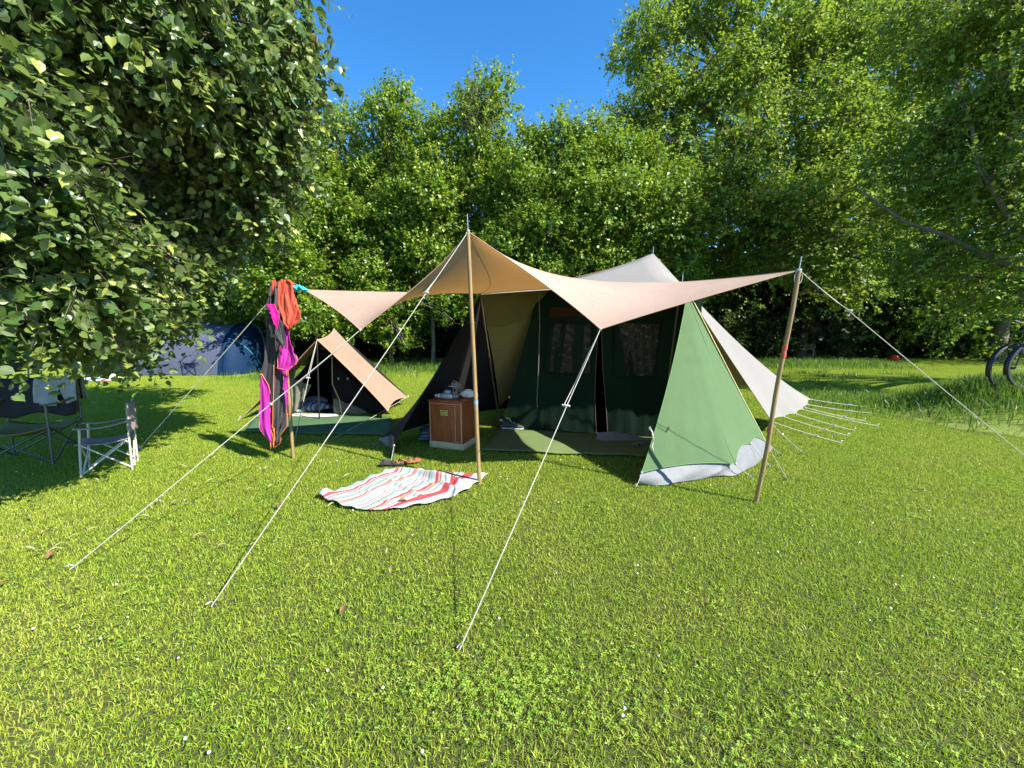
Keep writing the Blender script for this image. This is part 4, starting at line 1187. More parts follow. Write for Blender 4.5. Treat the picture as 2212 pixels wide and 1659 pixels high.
b.box(cb(hx, -.003, hz_), (.082, .004, .052), ax=rotc); b.tube([cb(hx - .03, -.010, hz_ + .016), cb(hx, -.014, hz_ + .010), cb(hx + .03, -.010, hz_ + .016)], .004, 6)
b.build("handle", M_brass, cab)
zt = h0 + hb + .02
M_clear = simple("cloudy_plastic", (.34, .35, .36), .25, spec=.7)
# bottle lying on its side
bt = thing("bottle", cb(-.12, .09, zt), "clear plastic bottle lying on the cabinet with its white cap to the left", "bottle")
axb = Matrix((fy, Vector((0, 0, 1)), fx)).transposed()
b = MB(); b.lathe(cb(-.115, .09, zt + .034), [(.012, 0), (.031, .012), (.032, .06), (.033, .14), (.030, .165), (.018, .175)], 16, axb); b.build("body", M_clear, bt)
b = MB(); b.lathe(cb(-.17, .09, zt + .034), [(.012, -.012), (.021, -.008), (.020, .002), (.012, .008), (.013, .018), (.024, .024), (.027, .055), (.022, .058)], 14, axb); b.build("cap", M_plastic_white, bt)
# white mug
mg = thing("mug", cb(-.075, .20, zt), "white enamel mug with a blue rim standing behind the bottle", "mug")
b = MB(); b.lathe(cb(-.075, .20, zt), [(.034, 0), (.036, .004), (.037, .085), (.039, .088), (.035, .088), (.033, .01)], 18); b.tube([cb(-.112, .20, zt + .07), cb(-.135, .20, zt + .06), cb(-.137, .20, zt + .035), cb(-.112, .20, zt + .022)], .005, 6); b.build("body", simple("enamel_white", (.62, .68, .72), .2), mg)
b = MB(); b.lathe(cb(-.075, .20, zt + .0865), [(.038, 0), (.041, .002), (.038, .005)], 18); b.build("rim", simple("enamel_blue", (.10, .25, .42), .2), mg)
# dark round jug
jg = thing("pot", cb(.055, .13, zt), "smoky round plastic pot with a lid in the middle of the cabinet top", "pot")
b = MB(); b.lathe(cb(.055, .13, zt), [(.045, 0), (.060, .01), (.063, .04), (.056, .062), (.038, .072), (.036, .076)], 18); b.build("body", simple("smoky_plastic", (.09, .10, .10), .25, spec=.7), jg)
b = MB(); b.lathe(cb(.055, .13, zt + .0765), [(.038, 0), (.040, .004), (.036, .012), (.006, .014)], 18); b.build("lid", simple("lid_dark", (.13, .14, .10), .4), jg)
# crumpled foil-like net bag held up
b = MB(); rr = random.Random(3); c_ = cb(.035, .20, zt + .155)
for k in range(9):
    ax_ = Vector((rr.gauss(0, 1), rr.gauss(0, 1), rr.gauss(0, 1))).normalized(); u_ = ax_.orthogonal().normalized(); w_ = ax_.cross(u_)
    ra = rr.uniform(.022, .046); cc = c_ + Vector((rr.gauss(0, .008), rr.gauss(0, .006), rr.gauss(0, .008)))
    b.tube([cc + (u_ * math.cos(t) + w_ * math.sin(t)) * ra * (1 + .12 * math.sin(3 * t)) for t in [i * math.pi / 8 for i in range(17)]], .0026, 5)
b.tube([c_ + Vector((-.03, 0, -.02)), c_ + Vector((-.06, 0, -.015)), c_ + Vector((-.085, 0, -.012))], .006, 6)
b.tube([c_ + Vector((-.02, 0, -.03)), c_ + Vector((-.03, 0, -.06)), c_ + Vector((-.025, 0, -.085)), cb(.03, .2, zt + .003)], .004, 6)
b.tube([c_ + Vector((.0, 0, -.03)), c_ + Vector((.005, 0, -.06)), cb(.045, .2, zt + .072)], .004, 6)
o = b.build("wire_whisk", simple("wire_grey", (.42, .40, .37), .4, metal=.6), None); tag(o, "tangle of pale looped wire standing on the cabinet behind the pot", "whisk")
lump("cloth", cb(.17, .26, zt + .042), (.085, .07, .06), simple("cream_cloth", (.52, .50, .47), .85, bump=.6, bscale=18), 14, "crumpled off-white cloth on the cabinet's right rear corner", "cloth", fold=.45)
# frying pan
pn = thing("pan", cb(-.02, .33, zt), "black frying pan with its handle raised at the cabinet's back", "pan")
b = MB(); b.lathe(cb(-.0, .34, zt), [(.06, 0), (.085, .03), (.083, .03), (.058, .004)], 18); b.build("bowl", simple("pan_black", (.02, .02, .022), .4), pn)
b = MB(); b.tube([cb(-.07, .33, zt + .03), cb(-.12, .31, zt + .07), cb(-.165, .30, zt + .12)], .008, 6); b.build("handle", simple("pan_black2", (.02, .02, .022), .4), pn)
# odds and ends beside the cabinet
bx = G(917, 957)
b = MB()
for k, (w_, h_, dx) in enumerate([(.22, .035, 0), (.20, .03, .01), (.17, .04, -.01), (.14, .03, .02)]):
    z0 = .03 + sum([.04, .035, .045, .035][:k])
    b.box((bx.x + dx + .02, bx.y + .12, z0 + h_ / 2), (w_, .2, h_), rot=.2 * k, bevel=.005)
o = b.build("box_stack", simple("grey_blue_card", (.12, .14, .17), .6, var=.4, scale=6), None); tag(o, "low stack of small blue-grey boxes in the dark left of the cabinet", "boxes")

def shoe(name, c, rot, L, mats, label, cat="shoe", group=None):
    root = thing(name, c, label, cat, group); R_ = Matrix.Rotation(rot, 3, 'Z'); c = Vector(c)
    prof = [(0, .36, .62, .0), (.12, .42, .62, 0), (.35, .36, .50, 0), (.6, .42, .36, 0), (.85, .40, .24, 0), (1, .22, .12, 0)]
    for nm, z0, hs, m_, ex in (("sole", 0, .022, mats[0], 1.08), ("upper", .022, .085, mats[1], 1.0)):
        rows = []
        for (t_, w_, h_, _) in prof:
            x = (t_ - .5) * L; ww = w_ * L * .26 * ex; hh = (h_ * hs / .62) if nm == "upper" else hs
            rows.append([c + R_ @ Vector((x, ww * math.cos(a_), z0 + (hh * max(0, math.sin(a_)) if True else 0))) for a_ in [math.pi * k / 10 for k in range(11)]] + [c + R_ @ Vector((x, ww * math.cos(a_), z0)) for a_ in (0,)])
        m2 = MB(); m2.grid(rows); n_ = len(rows[0]); m2.add(rows[0], [tuple(range(n_))]); m2.add(rows[-1], [tuple(reversed(range(n_)))]); m2.build(nm, m_, root)
    m2 = MB()
    for k in range(4):
        x = (.02 + .07 * k) * L
        m2.tube([c + R_ @ Vector((x, -.03, .085 - .008 * k)), c + R_ @ Vector((x + .01, 0, .100 - .010 * k)), c + R_ @ Vector((x, .03, .085 - .008 * k))], .004, 5)
    m2.tube([c + R_ @ Vector((-.02, -.02, .10)), c + R_ @ Vector((-.06, 0, .15)), c + R_ @ Vector((-.09, .02, .13))], .010, 6)
    m2.build("lace", mats[2], root)
    return root
M_shoe = simple("shoe_dark", (.035, .035, .045), .7, var=.4, scale=20); M_sole = simple("sole_pale", (.42, .42, .36), .6); M_lace = simple("lace_yellow", (.40, .40, .12), .8)
shoe("sneaker", G(1108, 926, .04), math.radians(-8), .30, (M_sole, M_shoe, M_lace), "dark sneaker with yellow laces on the mat beside the thin tent pole", group="sneakers on the mat")
shoe("sneaker", G(1100, 922, .04), math.radians(-20), .28, (M_sole, M_shoe, M_shoe), "plain dark sneaker behind the one with yellow laces", group="sneakers on the mat")
# flat sandals
def sandal(c, rot, label, mat, strap, z=.03, L=.26, group="sandals on the grass by the striped towel"):
    c = Vector(c); root = thing("sandal", c, label, "sandal", group); R_ = Matrix.Rotation(rot, 3, 'Z')
    prof = [(0, .55), (.08, .8), (.25, .78), (.45, .62), (.65, .85), (.85, .9), (.97, .6), (1, .3)]
    top = [c + R_ @ Vector(((t_ - .5) * L, w_ * .045, z + .018 + (.012 if t_ < .3 else 0))) for t_, w_ in prof] + [c + R_ @ Vector(((t_ - .5) * L, -w_ * .045, z + .018 + (.012 if t_ < .3 else 0))) for t_, w_ in reversed(prof)]
    bot = [p_ - Vector((0, 0, .018)) for p_ in top]; n_ = len(top)
    b = MB(); b.add(top + bot, [tuple(range(n_)), tuple(reversed(range(n_, 2 * n_)))] + [(i, (i + 1) % n_, n_ + (i + 1) % n_, n_ + i) for i in range(n_)]); b.build("footbed", mat, root)
    for x0, h_ in ((.06, .022), (.0, .026), (-.09, .034)):
        b = MB(); b.tube([c + R_ @ Vector((x0, .036 * math.cos(a_), z + .018 + h_ * math.sin(a_))) for a_ in [math.pi * k / 8 for k in range(9)]], .0045, 6); b.build("strap", strap, root)
    return root
M_sand = simple("sandal_sole", (.05, .035, .05), .8); M_strap = simple("sandal_strap", (.015, .012, .02), .5)
sandal(G(850, 1008), math.radians(12), "black strappy sandal on the grass above the towel, the left of the pair", M_sand, M_strap)
sandal(G(883, 1004), math.radians(28), "black sandal with an orange heel edge, the right of the pair above the towel", simple("sandal_orange", (.30, .12, .05), .8), M_strap)
sandal(G(1380, 970), math.radians(40), "dusty slipper on the mat by the green panel's edge", simple("slip_dark", (.08, .07, .06), .8), simple("slip_strap", (.22, .20, .17), .7), group=None)

# ------------------------------------------------------------------ striped towel on the lawn
M_towel = bpy.data.materials.new("striped_towel")
def _towel():
    nt, nd, lk = nodes_of(M_towel); bs = nd["Principled BSDF"]
    uvn = N(nt, "ShaderNodeUVMap"); uvn.uv_map = "UVMap"; sp = N(nt, "ShaderNodeSeparateXYZ"); lk.new(uvn.outputs[0], sp.inputs[0])
    w_ = (.39, .40, .39); mint = (.25, .33, .29); red = (.38, .035, .04); pink = (.34, .14, .12); gr = (.14, .20, .16); cr = (.30, .29, .20)
    stops = [(0, mint), (.045, w_), (.085, red), (.115, w_), (.14, red), (.155, w_), (.19, mint), (.235, gr), (.25, w_), (.29, red), (.305, cr), (.325, red), (.335, w_), (.38, mint),
             (.42, w_), (.455, pink), (.47, w_), (.49, red), (.50, w_), (.53, gr), (.55, mint), (.585, w_), (.62, red), (.65, cr), (.67, red), (.68, w_), (.72, gr), (.735, w_), (.78, red), (.86, w_)]
    rp = None
    # two ramps: a ramp takes at most 32 stops
    rp = ramp(nt, sp.outputs[0], [(a, c) for a, c in stops], 'CONSTANT')
    lk.new(mixrgb(nt, mathn(nt, 'MULTIPLY', noise(nt, 300, 2, .5, objcoord(nt)), .18), rp, (.3, .3, .3)), bs.inputs["Base Color"]); bs.inputs["Roughness"].default_value = .95
    bs.inputs["Specular IOR Level"].default_value = .1
    bn = N(nt, "ShaderNodeBump"); bn.inputs["Strength"].default_value = .5; bn.inputs["Distance"].default_value = .006
    lk.new(noise(nt, 160, 3, .6, objcoord(nt)), bn.inputs["Height"]); lk.new(bn.outputs[0], bs.inputs["Normal"])
_towel()
def towel():
    A_, B_, Cc, D_ = G(842, 1019), G(1055, 1030), G(872, 1105), G(686, 1080)
    nx, ny = 110, 80; V, U = [], []
    for i in range(ny + 1):
        s_ = i / ny                       # along the stripes, from D-C up to A-B
        for j in range(nx + 1):
            t_ = j / nx                   # across the stripes
            p_ = D_.lerp(Cc, t_).lerp(A_.lerp(B_, t_), s_)
            # bulging outline
            p_ += Vector((.0, -1, 0)) * .10 * math.sin(math.pi * t_) * (1 - s_) + Vector((.6, -.5, 0)) * .16 * math.sin(math.pi * s_) * t_ ** 2 + Vector((.5, -.2, 0)) * .05 * math.sin(math.pi * s_) * (1 - t_)
            p_ += Vector((math.sin(s_ * 9 + t_ * 3), math.cos(s_ * 7 - t_ * 5), 0)) * .008
            x, y = p_.x, p_.y
            z = .034 + .012 * math.sin(7 * t_ + 6 * s_) * math.sin(5 * s_ + 2)
            for (cx, cy, dx, dy, h_, w0, L0) in ((.62, .80, 1, -.35, .075, .030, .30), (.5, .5, 1, -.5, .03, .02, .35), (.45, .68, 1, -.2, .035, .03, .25), (.8, .62, .8, -.6, .03, .025, .2), (.15, .92, 1, .1, .03, .03, .15), (.35, .3, .9, .5, .016, .03, .2), (.7, .25, .7, .7, .015, .03, .2), (.03, .06, .5, .9, .05, .05, .06)):
                q = math.hypot(dx, dy); a1 = ((t_ - cx) * dx + (s_ - cy) * dy) / q; b1 = (-(t_ - cx) * dy + (s_ - cy) * dx) / q
                z += h_ * math.exp(-(b1 / w0) ** 2 - (a1 / L0) ** 2)
            edge = min(t_, 1 - t_, s_, 1 - s_)
            z += .010 * math.exp(-edge * 40) * math.sin(30 * (t_ + s_))
            V.append((x, y, max(z, .030)))
            shift = .03 * math.sin(s_ * 11 + t_ * 7) + .018 * math.sin(s_ * 31 + 2) * (1 if s_ > .3 else .4)
            U.append((t_ + shift * .6, s_))
    idx = np.arange((nx + 1) * (ny + 1)).reshape(ny + 1, nx + 1)
    F = np.stack([idx[:-1, :-1], idx[:-1, 1:], idx[1:, 1:], idx[1:, :-1]], -1).reshape(-1, 4)
    o = mesh_np("towel", V, F, M_towel, smooth=True, uv=U)
    solidify(o, .006)
    tag(o, "rumpled red, white and mint striped towel spread on the lawn", "towel")
towel()

from mathutils import noise as mnoise

# ------------------------------------------------------------------ clothes hung on the left pole
def zz(x, y): return (489.7 + .243 * x, 576 + .243 * y)
def drape(name, rows, Yd, mat, parent=None, pleats=6, amp=.022, seed=1, nx=36, ny=44, thick=.004):
    """rows: (zy, xl, xr) outline; hangs in folds round the distance Yd"""
    rr = random.Random(seed); ph = [rr.uniform(0, 6.28) for _ in range(4)]
    R_ = []
    y0, y1 = rows[0][0], rows[-1][0]
    for i in range(ny + 1):
        y = y0 + (y1 - y0) * i / ny
        k = 0
        while k < len(rows) - 2 and rows[k + 1][0] < y: k += 1
        a_, b_ = rows[k], rows[k + 1]; t_ = (y - a_[0]) / max(1e-6, b_[0] - a_[0]); t_ = min(max(t_, 0), 1)
        xl = a_[1] + (b_[1] - a_[1]) * t_; xr = a_[2] + (b_[2] - a_[2]) * t_
        r_i = []
        for j in range(nx + 1):
            s_ = j / nx; u, v = zz(xl + (xr - xl) * s_, y + (y1 - y0) * .075 * (i / ny) ** 5 * (abs(((s_ * pleats * .8 + seed * .37) % 1) * 2 - 1) * 2 - 1) + (y1 - y0) * .012 * (1 - i / ny) ** 8 * math.sin(s_ * 17 + seed))
            g_ = .4 + .6 * i / ny
            dep = amp * 1.5 * g_ * (mnoise.noise(Vector((s_ * pleats * 1.15 + seed * 3.7, i * .035, seed))) + .45 * mnoise.noise(Vector((s_ * pleats * 2.7 + i * .05, i * .09, seed + 9))))
            ex = 4.0 * mnoise.noise(Vector((i * .22, seed, 0))) * max(0, 1 - min(j, nx - j) / 3) * (1 if j < nx / 2 else -1); u += ex
            r_i.append(AT(u, v, Yd + dep))
        R_.append(r_i)
    m_ = MB(); m_.grid(R_); o_ = m_.build(name, mat, parent); solidify(o_, thick)
    return o_, R_
def cloth(name, col, rough=.85, trans=.1, tcol=None): return canvas(name, col, trans=trans, tcol=tcol, wrinkle=.35, stain=.06, rough=rough)
M_grey_t = cloth("charcoal_cloth", (.055, .052, .055), trans=0); M_mag = cloth("magenta_cloth", (.50, .035, .33), trans=.12, tcol=(.7, .05, .4))
M_coral = cloth("coral_cloth", (.62, .10, .06), trans=.15, tcol=(.9, .15, .06)); M_pink = cloth("pink_cloth", (.78, .02, .28), trans=0); M_orange = simple("orange_piping", (.85, .22, .06), .7)
LY = L_base.y
tw = thing("beach_towel", (L_base.x, LY - .08, .2), "long charcoal towel with orange piping and a magenta lower corner, hung on the left pole", "towel")
_, Rg = drape("cloth", [(215, 385, 425), (330, 352, 450), (450, 372, 480), (560, 358, 500), (700, 345, 505), (860, 322, 530), (940, 306, 543), (1090, 303, 545), (1200, 298, 541), (1300, 294, 538), (1380, 300, 533), (1440, 340, 480), (1490, 372, 490), (1528, 390, 432)], LY - .07, M_grey_t, tw, 4, .028, 2)
b = MB(); b.tube([r_i[-1] + Vector((0, -.004, 0)) for r_i in Rg[26:]], .003, 5); b.tube([r_i[18] + Vector((0, -.012, 0)) for r_i in Rg[22:44]], .003, 5); b.tube([q_ + Vector((0, -.006, 0)) for q_ in Rg[-1]], .003, 5); b.build("piping", M_orange, tw)
_, Rm = drape("lining", [(960, 303, 318), (1000, 301, 345), (1090, 299, 384), (1200, 296, 384), (1300, 291, 384), (1430, 289, 390), (1480, 330, 394), (1530, 388, 399)], LY - .13, M_mag, tw, 2, .016, 3)
b = MB(); b.tube([r_i[-1] + Vector((0, -.004, 0)) for r_i in Rm[:14]], .0028, 5); b.tube([q_[0] for q_ in Rm[32:]], .0028, 5); b.tube([Rm[0][j] for j in range(0, 37, 4)], .004, 5); b.build("piping", M_orange, tw)
tw = thing("towel", (L_base.x + .1, LY - .12, .6), "magenta towel with orange piping hanging on the left pole below the coral shirt", "towel")
_, Rm = drape("cloth", [(525, 512, 540), (620, 500, 556), (700, 480, 575), (790, 462, 612), (835, 456, 632), (885, 455, 612), (925, 450, 560), (946, 530, 548)], LY - .11, M_mag, tw, 2.5, .022, 4)
b = MB(); b.tube([r_i[0] + Vector((0, -.004, 0)) for r_i in Rm[8:]], .0028, 5); b.tube([q_ + Vector((0, -.004, 0)) for q_ in Rm[-1]], .0028, 5); b.tube([r_i[-1] for r_i in Rm[28:]], .004, 5); b.build("piping", M_orange, tw)
drape("tail", [(940, 500, 544), (1100, 506, 546), (1250, 528, 541)], LY - .10, M_mag, tw, 1.5, .01, 6)
tp = thing("swim_top", (L_base.x, LY - .16, 1.2), "dark sleeveless top with a hot pink panel on the left pole, beside the coral shirt", "top")
drape("cloth", [(250, 378, 392), (330, 347, 395), (400, 352, 470), (460, 374, 478), (560, 402, 512), (640, 440, 524), (700, 496, 522)], LY - .17, M_grey_t, tp, 3, .016, 7)
drape("panel", [(335, 356, 420), (390, 384, 448), (440, 395, 467), (500, 420, 460), (546, 441, 449)], LY - .205, M_pink, tp, 1.5, .008, 8)
b = MB(); b.tube([AT(*zz(382, 262), LY - .17), AT(*zz(400, 150), LY - .10), AT(*zz(432, 140), LY - .10), AT(*zz(440, 260), LY - .17), AT(*zz(425, 400), LY - .19)], .014, 6); b.build("strap", M_grey_t, tp)
b = MB(); b.tube([AT(*zz(455, 170), LY - .10), AT(*zz(447, 260), LY - .14), AT(*zz(432, 420), LY - .18)], .014, 6); b.build("strap", M_grey_t, tp)
sh = thing("shirt", (L_base.x + .1, LY - .1, 1.4), "coral shirt hung over the tip of the left pole next to the cyan ribbon", "shirt")
drape("cloth", [(122, 482, 548), (134, 460, 590), (160, 450, 606), (250, 450, 600), (350, 456, 612), (420, 470, 622), (470, 484, 606), (500, 488, 590), (532, 545, 560)], LY - .14, M_coral, sh, 3.5, .024, 9)
drape("sleeve", [(250, 585, 606), (330, 590, 628), (400, 588, 652), (432, 585, 662), (480, 575, 645), (512, 565, 590)], LY - .10, M_coral, sh, 1.5, .02, 10)
o, _ = drape("cloth", [(122, 398, 432), (150, 393, 440), (200, 394, 438), (250, 408, 430)], LY - .13, M_coral, None, 1.5, .012, 11, nx=12, ny=12)
o.name = "small_cloth"; tag(o, "small coral cloth bunched at the very top of the left pole", "cloth")
b = MB(); rr = random.Random(6)
for k in range(5):
    c_ = AT(*zz(600 + k * 24, 195 + rr.uniform(-10, 10)), LY - .12 + rr.uniform(-.02, .02))
    b.tube([c_ + Vector((-.05, 0, rr.uniform(-.02, .02))), c_ + Vector((-.02, -.01, .02 + rr.uniform(-.01, .01))), c_ + Vector((.01, -.01, -.005)), c_ + Vector((.045, 0, rr.uniform(-.02, .02)))], [.008, .017, .014, .006], 7)
o = b.build("ribbon", M_cyan, None); tag(o, "crumpled cyan ribbon knotted on the awning's left wing tip", "ribbon")

# ------------------------------------------------------------------ camping chairs
def camp_chair(root_loc, face, label, M_frame, M_fab, w=.50, d=.44, seat=.40, back=.80, arm=.60, group=None, M_arm=None, r=.011, name="camping_chair", sagd=.05, recl=.06):
    """face: heading the sitter looks along (radians)"""
    root = thing(name, root_loc, label, "chair", group)
    c = Vector(root_loc); fx_ = Vector((math.cos(face), math.sin(face), 0)); fy_ = Vector((-fx_.y, fx_.x, 0))
    def q(x, y, z): return c + fx_ * x + fy_ * y + Vector((0, 0, z))
    hw, hd = w / 2, d / 2
    for s_ in (-1, 1):
        b = MB(); b.tube([q(hd + .02, s_ * hw, 0), q(hd, s_ * hw, .25), q(hd - .02, s_ * hw, arm)], r, 8); b.build("leg", M_frame, root)
        b = MB(); b.tube([q(-hd, s_ * hw, 0), q(-hd - .01, s_ * hw, seat), q(-hd - recl, s_ * hw, back)], r, 8); b.build("leg", M_frame, root)
        b = MB(); b.tube([q(hd, s_ * (hw + .004), .03), q(-hd + .01, s_ * (hw + .004), seat - .02)], r * .9, 7); b.tube([q(-hd, s_ * (hw + .012), .03), q(hd - .01, s_ * (hw + .012), seat - .01)], r * .9, 7); b.build("side_brace", M_frame, root)
    b = MB(); b.tube([q(hd + .01, -hw, .04), q(hd - .01, hw, seat - .03)], r * .85, 7); b.tube([q(hd, hw, .04), q(hd - .02, -hw, seat - .03)], r * .85, 7); b.build("front_brace", M_frame, root)
    b = MB(); b.tube([q(-hd, -hw, .04), q(-hd + .01, hw, seat - .03)], r * .85, 7); b.tube([q(-hd - .02, hw, .04), q(-hd, -hw, seat - .03)], r * .85, 7); b.build("rear_brace", M_frame, root)
    rows = []
    for i in range(13):
        x = hd + .03 - (d + .04) * i / 12
        rows.append([q(x, -hw + w * j / 12, seat - sagd * math.sin(math.pi * j / 12) * .8 - sagd * .9 * math.sin(math.pi * i / 12) + .02 * (i < 1) - (.025 if i == 0 else 0)) for j in range(13)])
    b = MB(); b.grid(rows); o_ = b.build("seat", M_fab, root); solidify(o_, .008)
    rows = []
    for i in range(13):
        z = seat + .06 + (back - seat - .06) * i / 12
        x0 = -hd - .01 - (recl - .01) * (z - seat) / (back - seat)
        rows.append([q(x0 - .045 * math.sin(math.pi * j / 12) * (1 - .3 * i / 12) + .004 * math.sin(i * 1.3), -hw - .012 + (w + .024) * j / 12, z) for j in range(13)])
    b = MB(); b.grid(rows); o_ = b.build("backrest", M_fab, root); solidify(o_, .010)
    for s_ in (-1, 1):
        rows = []
        for i in range(13):
            x = hd + .02 - (d + .05) * i / 12
            rows.append([q(x, s_ * hw + (j - 2) * .011, arm + .012 - .028 * math.sin(math.pi * i / 12) + .03 * (i / 12)) for j in range(5)])
        b = MB(); b.grid(rows); o_ = b.build("armrest", M_arm or M_fab, root); solidify(o_, .010)
    return root, q
M_taupe = cloth("taupe_cloth", (.33, .27, .25), trans=0); M_cream = simple("cream_tube", (.48, .46, .40), .4, var=.1); M_dark_tube = simple("dark_tube", (.09, .10, .105), .4, metal=.3)
M_dark_fab = cloth("dark_mesh_cloth", (.035, .033, .036), trans=0); M_khaki = cloth("khaki_cloth", (.22, .19, .075), trans=0)
p2 = G(286, 1014); face = math.radians(216); D_ = .34; Wc = .29
f_ = Vector((math.cos(face), math.sin(face), 0)); l_ = Vector((f_.y, -f_.x, 0))      # l_ points to the far side
cc = p2 + f_ * (D_ / 2) + l_ * (Wc / 2)
camp_chair((cc.x, cc.y, 0), face, "small taupe folding armchair with pale legs, side on, in the sun", M_cream, M_taupe, w=Wc, d=D_, seat=.33, back=.69, arm=.47, sagd=.03, r=.0095, recl=.03)
p1, p2 = G(134, 1001), G(173, 979)
face2 = math.radians(-72); f_ = Vector((math.cos(face2), math.sin(face2), 0)); l_ = Vector((-f_.y, f_.x, 0))
cc = (p1 + p2) / 2 - l_ * .31; cc.z = 0
_, q = camp_chair(cc, face2, "dark folding armchair draped with black and printed grey cloths at the left edge", M_dark_tube, M_khaki, w=.62, d=.46, seat=.42, back=.86, arm=.64, r=.011, sagd=.07, recl=.03)
# cloths over its back
def over_back(name, y0, y1, zf, mat, off, label, cat, dip=()):
    rows = []; n = 22
    for i in range(n + 1):
        y = y0 + (y1 - y0) * i / n; r_i = []
        ztop = .872 + off * .5 + .006 * math.sin(y * 30)
        zlow = zf(i / n)
        for k in range(4): r_i.append(q(-.30 - off - .01 * math.sin(i + k), y, .62 + (ztop - .62) * k / 3))
        for k in range(3): r_i.append(q(-.285 - off + (.035 + 2 * off) * (k + 1) / 3, y, ztop + .008 * math.sin(k + 1)))
        for k in range(10):
            t_ = (k + 1) / 10; r_i.append(q(-.235 + off + .012 * math.sin(i * .9 + k * .3) + .05 * t_, y, ztop + (zlow - ztop) * t_))
        rows.append(r_i)
    b = MB(); b.grid(rows); o_ = b.build(name, mat, None); solidify(o_, .006); tag(o_, label, cat)
M_print = bpy.data.materials.new("printed_grey_cloth")
def _pr():
    nt, nd, lk = nodes_of(M_print); bs = nd["Principled BSDF"]; co = objcoord(nt)
    vo = N(nt, "ShaderNodeTexVoronoi"); vo.inputs["Scale"].default_value = 16; lk.new(co, vo.inputs["Vector"])
    f = mathn(nt, 'LESS_THAN', vo.outputs["Distance"], .26)
    c = ramp(nt, noise(nt, 6, 3, .6, co), [(.35, (.28, .31, .31)), (.7, (.36, .38, .37))])
    lk.new(mixrgb(nt, mathn(nt, 'MULTIPLY', f, .75), c, ramp(nt, noise(nt, 9, 1, .5, co), [(.4, (.12, .17, .22)), (.55, (.30, .32, .12)), (.62, (.55, .22, .10))])), bs.inputs["Base Color"]); bs.inputs["Roughness"].default_value = .9
_pr()
over_back("black_cloth", -.34, .31, lambda t: .48 - .03 * math.sin(t * 9), M_dark_fab, .012, "black cloth covering the left half of the dark armchair's back", "cloth")
over_back("printed_cloth", -.02, .345, lambda t: .62 - .05 * math.sin(t * 3.3) + (.22 * max(0, 1 - abs(t - .62) / .10)), M_print, .026, "grey cloth with a small print hanging over the dark armchair's right shoulder", "cloth")
# recliner behind, cut by the left edge
rc = thing("lounge_chair", (G(40, 850).x, 6.3, 0), "dark reclining chair with a brown back behind the draped armchair, at the left edge", "chair")
Yr = 6.3
quadsheet("backrest", [AT(64, 797, Yr), AT(90, 797, Yr + .35), AT(86, 751, Yr + .4), AT(69, 751, Yr + .05)], simple("brown_mesh", (.10, .055, .055), .7), rc, .004)
b = MB(); b.tube([AT(63, 797, Yr), AT(68, 750, Yr + .05), AT(86, 750, Yr + .4), AT(91, 797, Yr + .35)], .012, 7); b.build("back_frame", simple("rosy_tube", (.55, .32, .28), .4), rc)
rows = []
for i in range(9):
    u = -30 + 93 * i / 8; dv = 9 * math.sin(math.pi * (i + 1) / 10)
    rows.append([AT(u, 775 + dv + (6 if i < 3 else 0), Yr + .02), AT(u, 786 + dv, Yr + .02), AT(u, 797 + dv * .9, Yr + .02)])
b = MB(); b.grid(rows); o_ = b.build("side_sling", M_dark_fab, rc); solidify(o_, .01)
b = MB(); b.tube([AT(-30, 778, Yr + .4), AT(18, 778, Yr + .4), AT(38, 786, Yr + .4)], .012, 7); b.build("armrest", simple("grey_tube", (.35, .35, .36), .35, metal=.5), rc)
M_gt = simple("grey_tube2", (.30, .30, .31), .35, metal=.5)
for a_, c_ in (((61, 775), (62, 880)), ((20, 808), (-6, 860)), ((0, 830), (30, 822)), ((88, 800), (96, 860)), ((30, 812), (90, 806))):
    y_ = Yr if a_[0] != 88 else Yr + .4
    b = MB(); e_ = AT(c_[0], c_[1], y_); e_.z = max(e_.z, 0)
    b.tube([AT(a_[0], a_[1], y_), e_], .012, 7); b.build("leg" if c_[1] > 850 else "brace", M_gt, rc)

# ------------------------------------------------------------------ tent, chair and camp things far left
ft = thing("tunnel_tent", (-9.5, 12.2, 0), "grey tunnel tent with a dark blue end, half hidden behind the lime tree", "tent")
M_grey_tent = canvas("blue_grey_nylon", (.085, .095, .135), trans=.05, wrinkle=.6, rough=.5); M_blue_tent = canvas("deep_blue_nylon", (.004, .022, .06), trans=.0, wrinkle=1.0, rough=.7)
def tunnel(u0, u1, Yf, h0, h1, half, mat, name, n=16):
    a_, b_ = AT(u0, 800, Yf).x, AT(u1, 800, Yf).x; rows = []
    for i in range(n + 1):
        t_ = i / n; x = a_ + (b_ - a_) * t_; h_ = (h0 + (h1 - h0) * t_) * (1 - .04 * math.sin(t_ * math.pi * 3) ** 2)
        rows.append([Vector((x, Yf + half - half * math.cos(math.pi * k / 16) * (1 - .12 * math.sin(math.pi * k / 16)), h_ * math.sin(math.pi * k / 16) ** 1.0 + .01)) for k in range(17)])
    b = MB(); b.grid(rows); return b.build(name, mat, ft)
tunnel(215, 468, 11.25, 1.75, 1.50, 1.25, M_grey_tent, "body")
tunnel(468, 482, 11.25, 1.56, 1.50, 1.28, M_blue_tent, "end_band")
rows = []; xa, xb = AT(481, 800, 11.25).x, AT(545, 790, 11.9).x
for i in range(13):
    t_ = i / 12; x = xa + (xb - xa) * (1 - (1 - t_) ** 1.4); k_ = math.sqrt(max(.0004, 1 - t_ ** 1.8))
    rows.append([Vector((x, 11.25 + 1.28 - 1.28 * k_ * math.cos(math.pi * k / 16), 1.50 * k_ * math.sin(math.pi * k / 16) ** 1.0 + .01)) for k in range(17)])
b = MB(); b.grid(rows); b.build("end_panel", M_blue_tent, ft)
